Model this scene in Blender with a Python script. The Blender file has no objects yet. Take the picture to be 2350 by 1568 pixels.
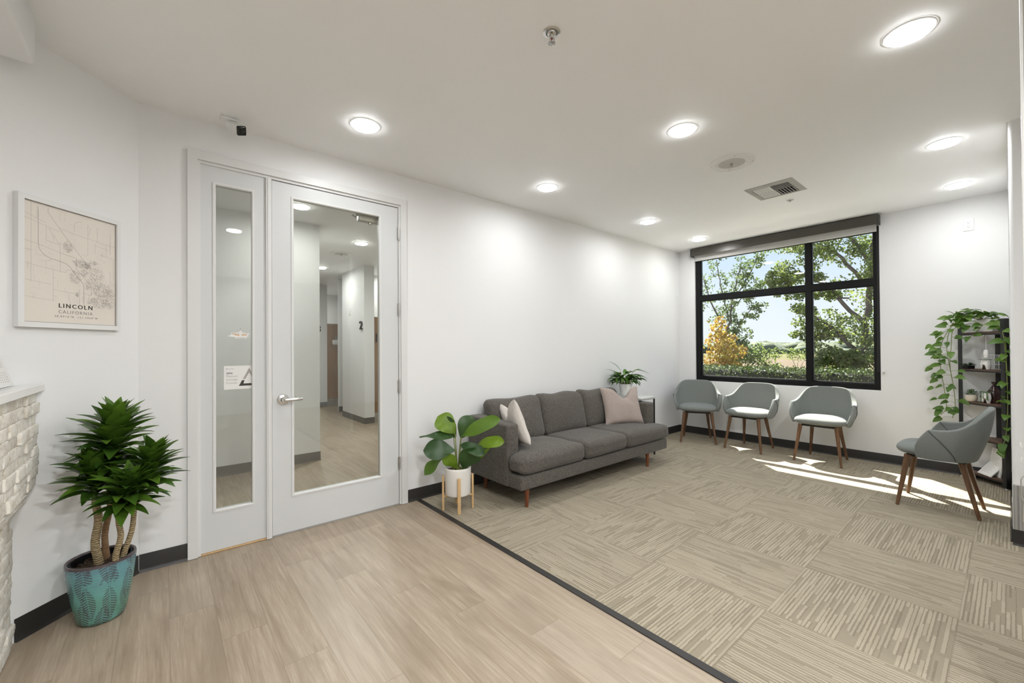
import bpy, bmesh, math, random
from mathutils import Vector, Matrix, noise as mnoise
R = math.radians
sc = bpy.context.scene
COL = sc.collection

# ------------------------------------------------------------------ camera
cam_d = bpy.data.cameras.new('camera'); cam = bpy.data.objects.new('camera', cam_d); COL.objects.link(cam)
YAW, PITCH, ROLL = 0.8747, 0.0072, -0.0066
_F = Vector((math.cos(PITCH)*math.cos(YAW), math.cos(PITCH)*math.sin(YAW), math.sin(PITCH)))
_R0 = Vector((math.sin(YAW), -math.cos(YAW), 0)); _U0 = _R0.cross(_F)
_R = _R0*math.cos(ROLL) + _U0*math.sin(ROLL); _U = _U0*math.cos(ROLL) - _R0*math.sin(ROLL)
cam.matrix_world = Matrix(((_R.x, _U.x, -_F.x, 0), (_R.y, _U.y, -_F.y, 0), (_R.z, _U.z, -_F.z, 1.2926), (0, 0, 0, 1)))
cam_d.sensor_width = 36; cam_d.lens = 36*956.477/2350; cam_d.shift_y = 8.04/2350
cam_d.clip_start = 0.05; cam_d.clip_end = 2000
sc.camera = cam

# ------------------------------------------------------------------ view, sky, sun
sc.view_settings.view_transform = 'Standard'; sc.view_settings.look = 'None'
sc.view_settings.gamma = 1; sc.view_settings.use_curve_mapping = False
sc.view_settings.exposure = 0.15
world = bpy.data.worlds.new('sky'); sc.world = world; world.use_nodes = True
nt = world.node_tree; nt.nodes.clear()
wo = nt.nodes.new('ShaderNodeOutputWorld'); bg = nt.nodes.new('ShaderNodeBackground')
tc = nt.nodes.new('ShaderNodeTexCoord'); sx = nt.nodes.new('ShaderNodeSeparateXYZ'); rp = nt.nodes.new('ShaderNodeValToRGB')
nt.links.new(tc.outputs['Generated'], sx.inputs[0]); nt.links.new(sx.outputs['Z'], rp.inputs[0])
cr = rp.color_ramp
cr.elements[0].position = 0.0; cr.elements[0].color = (0.88, 0.92, 0.97, 1)
cr.elements[1].position = 0.8; cr.elements[1].color = (0.22, 0.42, 0.85, 1)
e = cr.elements.new(0.10); e.color = (0.80, 0.88, 0.98, 1)
e = cr.elements.new(0.22); e.color = (0.60, 0.77, 0.98, 1)
nt.links.new(rp.outputs[0], bg.inputs[0]); bg.inputs[1].default_value = 1.0
nt.links.new(bg.outputs[0], wo.inputs[0])

SUN_DIR = Vector((-0.525, -0.55, -1.0)).normalized()
sun_d = bpy.data.lights.new('sun', 'SUN'); sun_d.energy = 24; sun_d.angle = R(0.53); sun_d.color = (1.0, 0.95, 0.86)
sun = bpy.data.objects.new('sun', sun_d); COL.objects.link(sun)
sun.rotation_euler = SUN_DIR.to_track_quat('-Z', 'Y').to_euler(); sun.location = (9, 8, 12)

LAMP_W = 11.0          # one recessed ceiling lamp, watts
LAMP_COL = (0.965, 0.985, 1.0)

H = 2.743; YA = 3.2637; XB = 6.0797
AC = 0.8157                                    # direction of the slanted left wall
PC = Vector((-0.1142, YA, 0)); TC = Vector((math.cos(AC), math.sin(AC), 0)); NC = Vector((-math.sin(AC), math.cos(AC), 0))
VIEW = YAW - math.pi/2                         # a frame turned to face the middle of the room

# ------------------------------------------------------------------ mesh helper
class MB:
    def __init__(s): s.v = []; s.f = []; s.m = []
    def add(s, vs, fs, m=0):
        b = len(s.v); s.v += [tuple(p) for p in vs]
        for f in fs: s.f.append([b+i for i in f]); s.m.append(m)
        return b
    def box(s, x0, x1, y0, y1, z0, z1, m=0, mat=None):
        P = [(x0,y0,z0),(x1,y0,z0),(x1,y1,z0),(x0,y1,z0),(x0,y0,z1),(x1,y0,z1),(x1,y1,z1),(x0,y1,z1)]
        if mat is not None: P = [mat @ Vector(p) for p in P]
        s.add(P, [(3,2,1,0),(4,5,6,7),(0,1,5,4),(1,2,6,5),(2,3,7,6),(3,0,4,7)], m); return s
    def rbox(s, c, h, r, n=1, k=3, bul=(0,0,0), nz=0, nf=6, m=0, mat=None, fn=None, seed=0):
        """soft box: centre c, half sizes h, corner radius r, bulge per axis, noise nz"""
        r = min(r, min(h)*0.999)
        offs = [i/k for i in range(k)]
        ax = []
        for a in range(3):
            l = [-h[a]+r*o for o in offs]
            mid = [-(h[a]-r)+2*(h[a]-r)*i/n for i in range(n+1)]
            ax.append(l+mid+[-q for q in reversed(l)])
        def fix(p):
            q = Vector(p); co = Vector([max(-(h[a]-r), min(h[a]-r, q[a])) for a in range(3)])
            d = q-co
            if d.length > 1e-9: q = co + d.normalized()*r
            w = [1-min(1,abs(q[a]/h[a]))**2 for a in range(3)]
            for a in range(3):
                if bul[a]: q[a] += bul[a]*(q[a]/h[a])*w[(a+1)%3]*w[(a+2)%3]
            if nz:
                q += mnoise.noise_vector(q*nf+Vector((seed*3.1,seed*7.7,seed)))*nz
            if fn: q = fn(q)
            q = q+Vector(c)
            return mat @ q if mat is not None else q
        for a in range(3):
            b, d = (a+1)%3, (a+2)%3
            for sg in (-1, 1):
                A, B = ax[b], ax[d]; vs = []; fs = []
                for u in A:
                    for w in B:
                        p = [0,0,0]; p[a] = sg*h[a]; p[b] = u; p[d] = w; vs.append(fix(p))
                nb = len(B)
                for i in range(len(A)-1):
                    for j in range(nb-1):
                        q = (i*nb+j, (i+1)*nb+j, (i+1)*nb+j+1, i*nb+j+1)
                        fs.append(q if sg > 0 else q[::-1])
                s.add(vs, fs, m)
        return s
    def tube(s, pts, rad, n=8, m=0, cap=True):
        pts = [Vector(p) for p in pts]
        if not isinstance(rad, (list, tuple)): rad = [rad]*len(pts)
        vs = []; t0 = (pts[1]-pts[0]).normalized()
        up = Vector((0,0,1)) if abs(t0.z) < 0.9 else Vector((1,0,0))
        a = t0.cross(up).normalized()
        for i, p in enumerate(pts):
            t = (pts[min(i+1,len(pts)-1)]-pts[max(i-1,0)]).normalized()
            a = (a - t*a.dot(t)).normalized(); b = t.cross(a)
            for j in range(n):
                th = 2*math.pi*j/n; vs.append(p+(a*math.cos(th)+b*math.sin(th))*rad[i])
        fs = [(i*n+j, i*n+(j+1)%n, (i+1)*n+(j+1)%n, (i+1)*n+j) for i in range(len(pts)-1) for j in range(n)]
        if cap: fs += [tuple(range(n))[::-1], tuple(range((len(pts)-1)*n, len(pts)*n))]
        s.add(vs, fs, m); return s
    def lathe(s, prof, n=32, c=(0,0,0), m=0, mat=None, fn=None):
        vs = []; fs = []; k = len(prof)
        for j in range(n):
            th = 2*math.pi*j/n
            for r, z in prof:
                p = Vector((c[0]+r*math.cos(th), c[1]+r*math.sin(th), c[2]+z))
                if fn: p = fn(p)
                vs.append(mat @ p if mat is not None else p)
        for j in range(n):
            for i in range(k-1):
                fs.append((j*k+i, ((j+1)%n)*k+i, ((j+1)%n)*k+i+1, j*k+i+1))
        s.add(vs, fs, m); return s
    def grid(s, fn, nu, nv, cu=False, m=0, flip=False):
        vs = [fn(i/(nu if cu else nu-1), j/(nv-1)) for i in range(nu) for j in range(nv)]
        fs = []
        for i in range(nu if cu else nu-1):
            for j in range(nv-1):
                q = (i*nv+j, ((i+1)%nu)*nv+j, ((i+1)%nu)*nv+j+1, i*nv+j+1)
                fs.append(q[::-1] if flip else q)
        s.add(vs, fs, m); return s
    def prism(s, poly, z0, z1, m=0, mat=None):
        n = len(poly)
        P = [Vector((x,y,z0)) for x,y in poly]+[Vector((x,y,z1)) for x,y in poly]
        if mat is not None: P = [mat @ p for p in P]
        s.add(P, [tuple(range(n))[::-1], tuple(range(n,2*n))]+[(i,(i+1)%n,n+(i+1)%n,n+i) for i in range(n)], m); return s
    def rframe(s, x0, x1, z0, z1, w, y0, y1, m=0, ins=0.0):
        """mitred rectangular frame lying on XZ; w = widths left, right, bottom, top; ins bevels the inner front edge"""
        l, r, b, t = w
        o = [(x0,z0),(x1,z0),(x1,z1),(x0,z1)]; i = [(x0+l,z0+b),(x1-r,z0+b),(x1-r,z1-t),(x0+l,z1-t)]
        g = [(i[0][0]-ins,i[0][1]-ins),(i[1][0]+ins,i[1][1]-ins),(i[2][0]+ins,i[2][1]+ins),(i[3][0]-ins,i[3][1]+ins)]
        P = [(x,y1,z) for x,z in o]+[(x,y0,z) for x,z in o]+[(x,y0,z) for x,z in g]+[(x,y0+ins,z) for x,z in i]+[(x,y1,z) for x,z in i]
        F = []
        for k in range(4):
            n = (k+1)%4
            F += [(k,n,4+n,4+k),(4+k,4+n,8+n,8+k),(8+k,8+n,12+n,12+k),(12+k,12+n,16+n,16+k),(16+k,16+n,n,k)]
        s.add(P, F, m); return s
    def build(s, name, mats, parent=None, smooth=40, bevel=0, sub=0, solid=0, weld=True, recalc=True, loc=None, off=-1):
        me = bpy.data.meshes.new(name); me.from_pydata(s.v, [], s.f)
        if not isinstance(mats, (list, tuple)): mats = [mats]
        for q in mats: me.materials.append(q)
        me.polygons.foreach_set('material_index', s.m)
        if weld or recalc:
            bm = bmesh.new(); bm.from_mesh(me)
            if weld: bmesh.ops.remove_doubles(bm, verts=bm.verts, dist=1e-5)
            if recalc: bmesh.ops.recalc_face_normals(bm, faces=bm.faces)
            bm.to_mesh(me); bm.free()
        if smooth:
            me.polygons.foreach_set('use_smooth', [True]*len(me.polygons))
            if smooth < 180: me.set_sharp_from_angle(angle=R(smooth))
        me.update()
        o = bpy.data.objects.new(name, me); COL.objects.link(o)
        if parent is not None: o.parent = parent
        if loc is not None: o.location = loc
        if solid:
            md = o.modifiers.new('solid', 'SOLIDIFY'); md.thickness = solid; md.offset = off; md.use_even_offset = True
        if bevel:
            md = o.modifiers.new('bevel', 'BEVEL'); md.width = bevel; md.segments = 2; md.limit_method = 'ANGLE'; md.angle_limit = R(40)
        if sub:
            md = o.modifiers.new('sub', 'SUBSURF'); md.levels = sub; md.render_levels = sub
        return o

def thing(name, label, cat, loc=(0,0,0), rz=0.0, group=None):
    o = bpy.data.objects.new(name, None); COL.objects.link(o); o.empty_display_size = 0.1
    o.location = loc; o.rotation_euler = (0,0,rz); o['label'] = label; o['category'] = cat
    if group: o['group'] = group
    return o
def tag(o, label, cat, group=None, kind=None):
    o['label'] = label; o['category'] = cat
    if group: o['group'] = group
    if kind: o['kind'] = kind
    return o
def struct(o): o['kind'] = 'structure'; return o
def clone(root, loc, rz, label, group=None):
    r = root.copy(); COL.objects.link(r); r.location = loc; r.rotation_euler = (0,0,rz); r['label'] = label
    if group: r['group'] = group
    for ch in list(root.children):
        c = ch.copy(); COL.objects.link(c); c.parent = r
        for g in list(ch.children):
            d = g.copy(); COL.objects.link(d); d.parent = c
    return r
def text_into(mb, body, size, x, y, z, m=0, align='CENTER', thick=0.0006, spacing=1.0, plane='XZ', stretch=1.0, mirror=False):
    """lettering lying on a wall plane; faces -Y"""
    cu = bpy.data.curves.new('lettering', 'FONT'); cu.body = body; cu.size = size; cu.align_x = align
    cu.space_character = spacing; cu.extrude = thick; cu.resolution_u = 3
    o = bpy.data.objects.new('lettering', cu); COL.objects.link(o)
    bpy.context.view_layer.update()
    me = bpy.data.meshes.new_from_object(o.evaluated_get(bpy.context.evaluated_depsgraph_get()))
    vs = [(x+v.co.x*stretch, y-v.co.z, z+v.co.y) for v in me.vertices]
    mb.add(vs, [list(p.vertices) for p in me.polygons], m)
    bpy.data.objects.remove(o); bpy.data.curves.remove(cu); bpy.data.meshes.remove(me)

# ------------------------------------------------------------------ material helper
class NT:
    def __init__(s, name):
        s.mat = bpy.data.materials.new(name); s.mat.use_nodes = True; s.t = s.mat.node_tree
        s.b = s.t.nodes['Principled BSDF']; s.out = s.t.nodes['Material Output']
    def n(s, typ, **kw):
        o = s.t.nodes.new('ShaderNode'+typ)
        for k, v in kw.items(): setattr(o, k, v)
        return o
    def l(s, a, b): s.t.links.new(a, b)
    def val(s, sock, v):
        if hasattr(v, 'node'): s.l(v, sock)
        else: sock.default_value = v
    def math(s, op, a, b=0.0, c=0.0):
        o = s.n('Math', operation=op); s.val(o.inputs[0], a); s.val(o.inputs[1], b); s.val(o.inputs[2], c); return o.outputs[0]
    def xyz(s, v):
        o = s.n('SeparateXYZ'); s.l(v, o.inputs[0]); return o.outputs
    def comb(s, x=0.0, y=0.0, z=0.0):
        o = s.n('CombineXYZ'); s.val(o.inputs[0], x); s.val(o.inputs[1], y); s.val(o.inputs[2], z); return o.outputs[0]
    def obj(s): return s.n('TexCoord').outputs['Object']
    def noise(s, vec, scale, detail=3.0, rough=0.55, dist=0.0):
        o = s.n('TexNoise'); s.l(vec, o.inputs['Vector']); o.inputs['Scale'].default_value = scale
        o.inputs['Detail'].default_value = detail; o.inputs['Roughness'].default_value = rough; o.inputs['Distortion'].default_value = dist
        return o.outputs['Fac']
    def white(s, vec):
        o = s.n('TexWhiteNoise', noise_dimensions='3D'); s.l(vec, o.inputs['Vector']); return o.outputs['Value']
    def mapping(s, vec, scale=(1,1,1), loc=(0,0,0)):
        o = s.n('Mapping'); s.l(vec, o.inputs[0]); o.inputs['Scale'].default_value = scale; o.inputs['Location'].default_value = loc; return o.outputs[0]
    def ramp(s, fac, stops, interp='LINEAR'):
        o = s.n('ValToRGB'); o.color_ramp.interpolation = interp; el = o.color_ramp.elements
        for i, (p, c) in enumerate(stops):
            q = el[i] if i < 2 else el.new(p)
            q.position = p; q.color = (*c, 1)
        s.l(fac, o.inputs[0]); return o.outputs[0]
    def mix(s, fac, a, b, blend='MIX'):
        o = s.n('Mix', data_type='RGBA', blend_type=blend)
        s.val(o.inputs['Factor'], fac)
        for sock, v in ((o.inputs[6], a), (o.inputs[7], b)):
            if hasattr(v, 'node'): s.l(v, sock)
            else: sock.default_value = (*v, 1)
        return o.outputs[2]
    def color(s, v):
        if hasattr(v, 'node'): s.l(v, s.b.inputs['Base Color'])
        else: s.b.inputs['Base Color'].default_value = (*v, 1)
    def bump(s, h, strength=0.3, dist=0.002):
        o = s.n('Bump'); s.l(h, o.inputs['Height']); o.inputs['Strength'].default_value = strength; o.inputs['Distance'].default_value = dist
        s.l(o.outputs[0], s.b.inputs['Normal'])
    def set(s, rough=0.5, metal=0.0, spec=0.5):
        s.b.inputs['Roughness'].default_value = rough; s.b.inputs['Metallic'].default_value = metal
        s.b.inputs['Specular IOR Level'].default_value = spec

def simple(name, c, rough=0.5, metal=0.0, spec=0.5, var=0.08, scale=8, bump=0.0, bscale=60, bd=0.001):
    q = NT(name); q.set(rough, metal, spec); v = q.obj()
    f = q.noise(v, scale)
    lo = tuple(x*(1-var) for x in c); hi = tuple(min(1, x*(1+var)) for x in c)
    q.color(q.ramp(f, [(0.3, lo), (0.7, hi)]))
    if bump: q.bump(q.noise(v, bscale, 4), bump, bd)
    return q.mat
def leafmat(name, a, b, rough=0.4, trans=0.25, edge=None, spec=0.5):
    q = NT(name); q.set(rough, 0, spec)
    rnd = q.n('NewGeometry').outputs['Random Per Island']
    col = q.ramp(rnd, [(0.0, a), (1.0, b)]) if edge is None else q.ramp(rnd, [(0.0, a), (0.7, b), (1.0, edge)])
    f = q.noise(q.obj(), 30); col = q.mix(q.math('MULTIPLY', f, 0.35), col, (0.02, 0.05, 0.01))
    q.color(col)
    tr = q.n('BsdfTranslucent'); q.l(col, tr.inputs[0]); ms = q.n('MixShader'); ms.inputs[0].default_value = trans
    q.l(q.b.outputs[0], ms.inputs[1]); q.l(tr.outputs[0], ms.inputs[2]); q.l(ms.outputs[0], q.out.inputs[0])
    return q.mat

M = {}
# painted walls and textured ceiling
def paint(name, c, bs, st, rough=0.55):
    q = NT(name); q.set(rough, 0, 0.35); v = q.obj()
    q.color(q.ramp(q.noise(v, 1.3), [(0.3, tuple(x*0.985 for x in c)), (0.7, c)]))
    q.bump(q.noise(v, bs, 5, 0.6), st, 0.002); return q.mat
M['wall'] = paint('wall_paint', (0.80, 0.80, 0.795), 110, 0.12)
M['ceil'] = paint('ceiling_texture', (0.90, 0.90, 0.895), 26, 0.25)
M['white'] = paint('white_enamel', (0.76, 0.76, 0.75), 200, 0.03, 0.35)
M['door'] = paint('door_enamel', (0.66, 0.67, 0.67), 200, 0.03, 0.4)
M['trimwhite'] = paint('casing_enamel', (0.72, 0.72, 0.71), 200, 0.03, 0.38)
M['base'] = simple('rubber_baseboard', (0.022, 0.020, 0.018), 0.45, var=0.1)
M['black'] = simple('black_aluminium', (0.0045, 0.0045, 0.005), 0.5, spec=0.25, var=0.1)
M['blackmetal'] = simple('black_powder_coat', (0.018, 0.018, 0.018), 0.45)
M['chrome'] = simple('satin_chrome', (0.62, 0.61, 0.59), 0.22, 1.0)
M['steel'] = simple('brushed_steel', (0.55, 0.54, 0.52), 0.35, 1.0)
M['walnut'] = None

# vinyl plank floor
q = NT('oak_vinyl_planks'); q.set(0.38, 0, 0.45); v = q.obj(); X, Y, Z = q.xyz(v)
u = q.math('DIVIDE', q.math('SUBTRACT', X, 0.02), 0.178); ci = q.math('FLOOR', u); fu = q.math('FRACT', u)
w = q.math('DIVIDE', q.math('ADD', q.math('SUBTRACT', Y, 1.742), q.math('MULTIPLY', q.math('SUBTRACT', ci, 6.0), 0.3475)), 1.22)
ri = q.math('FLOOR', w); fw = q.math('FRACT', w)
pid = q.white(q.comb(ci, ri, 3.0))
wob = q.math('MULTIPLY', q.math('SUBTRACT', q.noise(q.comb(q.math('MULTIPLY', X, 4.0), q.math('ADD', q.math('MULTIPLY', Y, 0.9), q.math('MULTIPLY', pid, 30.0)), 0.0), 1.0, 2), 0.5), 0.055)
gx = q.math('ADD', X, wob)
gv = q.comb(q.math('ADD', q.math('MULTIPLY', gx, 34.0), q.math('MULTIPLY', pid, 90.0)), q.math('MULTIPLY', Y, 1.3), q.math('MULTIPLY', pid, 40.0))
g1 = q.noise(gv, 1.0, 7, 0.68, 0.9)
gv2 = q.comb(q.math('ADD', q.math('MULTIPLY', gx, 210.0), q.math('MULTIPLY', pid, 50.0)), q.math('MULTIPLY', Y, 6.0), 0.0)
g2 = q.noise(gv2, 1.0, 3, 0.65)
gv3 = q.comb(q.math('ADD', q.math('MULTIPLY', X, 5.5), q.math('MULTIPLY', pid, 70.0)), q.math('MULTIPLY', Y, 1.2), q.math('MULTIPLY', pid, 17.0))
g3 = q.noise(gv3, 1.0, 3, 0.5, 1.2)
col = q.ramp(g1, [(0.28, (0.219, 0.162, 0.106)), (0.46, (0.370, 0.292, 0.210)), (0.66, (0.456, 0.375, 0.286))])
col = q.mix(q.ramp(g2, [(0.42, (0.430, 0.415, 0.400)), (0.62, (0.000, 0.000, 0.000))]), col, (0.258, 0.196, 0.134))
col = q.mix(q.ramp(g3, [(0.48, (0,0,0)), (0.72, (0.7,0.7,0.7))]), col, (0.235, 0.178, 0.120))
col = q.mix(q.math('MULTIPLY', pid, 0.32), col, (0.430, 0.365, 0.296))
su = q.math('LESS_THAN', q.math('MINIMUM', fu, q.math('SUBTRACT', 1.0, fu)), 0.0065)
sw = q.math('LESS_THAN', q.math('MINIMUM', fw, q.math('SUBTRACT', 1.0, fw)), 0.0012)
seam = q.math('MAXIMUM', su, sw)
q.color(q.mix(q.math('MULTIPLY', seam, 0.45), col, (0.16, 0.12, 0.08)))
q.bump(q.math('SUBTRACT', g2, q.math('MULTIPLY', seam, 1.5)), 0.12, 0.001)
M['lvp'] = q.mat

# carpet tiles laid quarter-turn
q = NT('striped_carpet_tiles'); q.set(0.95, 0, 0.1); v = q.obj(); X, Y, Z = q.xyz(v)
tu = q.math('DIVIDE', q.math('SUBTRACT', X, 1.65), 0.61); tv = q.math('DIVIDE', q.math('SUBTRACT', Y, 0.17), 0.61)
iu = q.math('FLOOR', tu); iv = q.math('FLOOR', tv); fu = q.math('FRACT', tu); fv = q.math('FRACT', tv)
par = q.math('MODULO', q.math('ABSOLUTE', q.math('ADD', iu, iv)), 2.0)     # 0: stripes along y
tid = q.white(q.comb(iu, iv, 9.0))
S_ = q.math('ADD', q.math('MULTIPLY', fu, q.math('SUBTRACT', 1.0, par)), q.math('MULTIPLY', fv, par))
T_ = q.math('ADD', q.math('MULTIPLY', fv, q.math('SUBTRACT', 1.0, par)), q.math('MULTIPLY', fu, par))
N_ = 38.0
sl = q.math('ADD', q.math('MULTIPLY', S_, N_), q.math('MULTIPLY', q.math('SUBTRACT', q.noise(q.mapping(v, (60,60,60)), 1.0, 2), 0.5), 0.35))
li = q.math('FLOOR', sl); lf = q.math('FRACT', sl)
r1 = q.white(q.comb(li, q.math('MULTIPLY', tid, 77.0), 1.0))
seg = q.math('FLOOR', q.math('ADD', q.math('MULTIPLY', T_, q.math('ADD', 2.0, q.math('MULTIPLY', r1, 3.5))), q.math('MULTIPLY', r1, 13.0)))
r2 = q.white(q.comb(li, seg, q.math('ADD', q.math('MULTIPLY', tid, 31.0), 5.0)))
r3 = q.white(q.comb(li, seg, q.math('ADD', q.math('MULTIPLY', tid, 17.0), 8.0)))
tone = q.ramp(r2, [(0.0, (0.436, 0.378, 0.284)), (0.55, (0.394, 0.341, 0.255)), (0.80, (0.299, 0.257, 0.189))], 'CONSTANT')
lw_ = q.math('ADD', 0.16, q.math('MULTIPLY', r3, 0.36))
line = q.math('MULTIPLY', q.math('LESS_THAN', lf, lw_), q.math('LESS_THAN', r2, 0.86))
col = q.mix(q.math('MULTIPLY', line, 0.78), tone, (0.187, 0.155, 0.110))
pile = q.noise(v, 420, 2, 0.7)
col = q.mix(q.math('MULTIPLY', pile, 0.40), col, (0.257, 0.221, 0.163))
blob = q.noise(v, 1.6, 3)
col = q.mix(q.math('MULTIPLY', blob, 0.18), col, (0.284, 0.257, 0.210))
eb = q.math('LESS_THAN', q.math('MINIMUM', q.math('MINIMUM', fu, q.math('SUBTRACT', 1.0, fu)), q.math('MINIMUM', fv, q.math('SUBTRACT', 1.0, fv))), 0.005)
col = q.mix(q.math('MULTIPLY', eb, 0.3), col, (0.210, 0.173, 0.126))
q.color(col); q.bump(q.math('SUBTRACT', pile, q.math('MULTIPLY', line, 0.6)), 0.5, 0.003)
M['carpet'] = q.mat

# woven upholstery
def fabric(name, a, b, s=900, rough=0.95):
    q = NT(name); q.set(rough, 0, 0.15); v = q.obj()
    n1 = q.noise(q.mapping(v, (s*0.25, s*0.25, s)), 1.0, 2); n2 = q.noise(q.mapping(v, (s, s, s*0.25)), 1.0, 2)
    f = q.math('MULTIPLY', q.math('ADD', n1, n2), 0.5); f2 = q.noise(v, 3.0)
    q.color(q.mix(q.math('MULTIPLY', f2, 0.15), q.ramp(f, [(0.36, a), (0.64, b)]), a))
    q.bump(f, 0.35, 0.0015)
    q.b.inputs['Sheen Weight'].default_value = 0.15
    return q.mat
M['sofa'] = fabric('charcoal_weave', (0.049, 0.043, 0.036), (0.162, 0.147, 0.128), 300)
M['chair'] = fabric('sage_grey_upholstery', (0.165, 0.178, 0.166), (0.228, 0.242, 0.228), 800)
M['pillow'] = fabric('blush_velvet', (0.325, 0.268, 0.238), (0.42, 0.352, 0.316), 250)
M['pillow2'] = fabric('cream_velvet', (0.54, 0.50, 0.455), (0.64, 0.595, 0.55), 250)
M['piping'] = simple('dark_piping', (0.06, 0.07, 0.07), 0.8)

def wood(name, a, b, scale=(18, 18, 2.0), rough=0.4):
    q = NT(name); q.set(rough, 0, 0.4); v = q.obj()
    f = q.noise(q.mapping(v, scale), 2.0, 5, 0.6, 0.6); q.color(q.ramp(f, [(0.3, a), (0.7, b)])); q.bump(f, 0.05, 0.001); return q.mat
M['walnut'] = wood('walnut_leg', (0.085, 0.042, 0.020), (0.20, 0.105, 0.052))
M['redwood'] = wood('cherry_leg', (0.115, 0.034, 0.014), (0.22, 0.072, 0.030))
M['beech'] = wood('pale_beech', (0.56, 0.36, 0.17), (0.70, 0.48, 0.25))
M['shelfwood'] = wood('dark_rustic_board', (0.06, 0.035, 0.025), (0.15, 0.085, 0.058), (18, 3, 18), 0.5)
M['cabwood'] = wood('maple_laminate', (0.23, 0.125, 0.055), (0.31, 0.175, 0.08), (9, 9, 1.2))
M['pale_pot'] = simple('matte_white_ceramic', (0.80, 0.775, 0.73), 0.45, var=0.02)
M['white_gloss'] = simple('glazed_white_ceramic', (0.82, 0.81, 0.79), 0.15, var=0.02)
M['cream'] = simple('cream_ceramic', (0.68, 0.61, 0.50), 0.5, var=0.04)
M['plastic'] = simple('white_plastic', (0.80, 0.80, 0.78), 0.35, var=0.01)
M['soil'] = simple('bark_mulch', (0.055, 0.032, 0.018), 0.95, var=0.6, scale=80, bump=1.0, bscale=120, bd=0.01)
M['paper'] = simple('paper', (0.80, 0.79, 0.77), 0.7, var=0.02)
M['ink'] = simple('dark_ink', (0.05, 0.045, 0.04), 0.7)
M['ink_grey'] = simple('grey_ink', (0.30, 0.28, 0.26), 0.7)
M['ink_light'] = simple('light_grey_ink', (0.42, 0.39, 0.355), 0.7)
M['print'] = simple('cream_print', (0.74, 0.685, 0.615), 0.6, var=0.01)
M['orange_ink'] = simple('orange_ink', (0.62, 0.33, 0.08), 0.6)
M['greymetal'] = simple('grey_metal', (0.40, 0.39, 0.37), 0.5, 0.3)
M['bronze'] = simple('bronze_fascia', (0.070, 0.064, 0.053), 0.32, 0.25, var=0.04)
M['shade'] = simple('shade_fabric', (0.62, 0.61, 0.58), 0.9, var=0.03)

def glass(name, tint, ior=1.45, dust=0.0):
    q = NT(name); q.t.nodes.remove(q.b)
    tr = q.n('BsdfTransparent'); tr.inputs[0].default_value = (*tint, 1)
    gl = q.n('BsdfGlossy'); gl.inputs['Roughness'].default_value = 0.005; gl.inputs[0].default_value = (1,1,1,1)
    f0 = ((ior-1)/(ior+1))**2
    lw = q.n('LayerWeight'); lw.inputs[0].default_value = 0.5
    fr = q.math('ADD', q.math('MULTIPLY', q.math('POWER', lw.outputs['Facing'], 5.0), 1-f0), f0)
    ms = q.n('MixShader'); q.l(fr, ms.inputs[0]); q.l(tr.outputs[0], ms.inputs[1]); q.l(gl.outputs[0], ms.inputs[2])
    if dust:
        df = q.n('BsdfDiffuse'); df.inputs[0].default_value = (0.8,0.8,0.8,1); m2 = q.n('MixShader')
        q.val(m2.inputs[0], q.math('MULTIPLY', q.noise(q.obj(), 3.0), dust)); q.l(ms.outputs[0], m2.inputs[1]); q.l(df.outputs[0], m2.inputs[2]); ms = m2
    q.l(ms.outputs[0], q.out.inputs[0]); return q.mat
M['glass'] = glass('window_glass', (0.97, 0.985, 0.98), 1.35)
M['doorglass'] = glass('door_glass', (0.93, 0.94, 0.90), 1.62)
def emit(name, c, s):
    q = NT(name); q.t.nodes.remove(q.b); e = q.n('Emission'); e.inputs[0].default_value = (*c, 1); e.inputs[1].default_value = s
    q.l(e.outputs[0], q.out.inputs[0]); return q.mat
M['lamp'] = emit('lit_diffuser', (0.965, 0.985, 1.0), 32.0)

# stone ledger veneer
q = NT('split_face_stone'); q.set(0.85, 0, 0.3); v = q.obj()
isl = q.n('NewGeometry').outputs['Random Per Island']
f = q.noise(v, 22, 6, 0.65, 0.5)
c1 = q.ramp(f, [(0.3, (0.60, 0.53, 0.43)), (0.48, (0.84, 0.80, 0.72)), (0.72, (0.90, 0.875, 0.82))])
c2 = q.mix(q.ramp(isl, [(0.0, (0.45,0.45,0.45)), (0.25, (0.0,0.0,0.0)), (0.85, (0.0,0.0,0.0)), (1.0, (0.35,0.35,0.35))]), c1, (0.52, 0.475, 0.41))
q.color(c2); q.bump(q.noise(v, 60, 6, 0.7), 0.9, 0.006); M['stone'] = q.mat

# ------------------------------------------------------------------ the setting
X0R, Y0R = -3.0, -3.4
# plank floor of room and corridor, carpet, ceiling
mb = MB(); mb.box(X0R-0.2, 1.652, Y0R, YA+0.12, -0.12, 0.0); struct(mb.build('floor', M['lvp'], smooth=0))
mb = MB(); mb.box(-3.2, 5.2, YA+0.12, 12.2, -0.12, 0.0); struct(mb.build('floor_corridor', M['lvp'], smooth=0))
mb = MB(); mb.box(1.69, XB+0.02, Y0R, YA+0.02, -0.12, 0.002); struct(mb.build('floor_carpet', M['carpet'], smooth=0))
mb = MB(); mb.box(1.651, 1.691, Y0R, YA-0.004, -0.05, 0.0055); struct(mb.build('trim_1', M['base'], smooth=0, bevel=0.002))
mb = MB(); mb.box(X0R-0.2, XB+0.02, Y0R-0.2, YA+0.02, H, H+0.15); struct(mb.build('ceiling', M['ceil'], smooth=0))
mb = MB(); mb.box(-3.2, 5.2, YA+0.02, 12.2, H, H+0.15); struct(mb.build('ceiling_corridor', M['ceil'], smooth=0))

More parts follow.
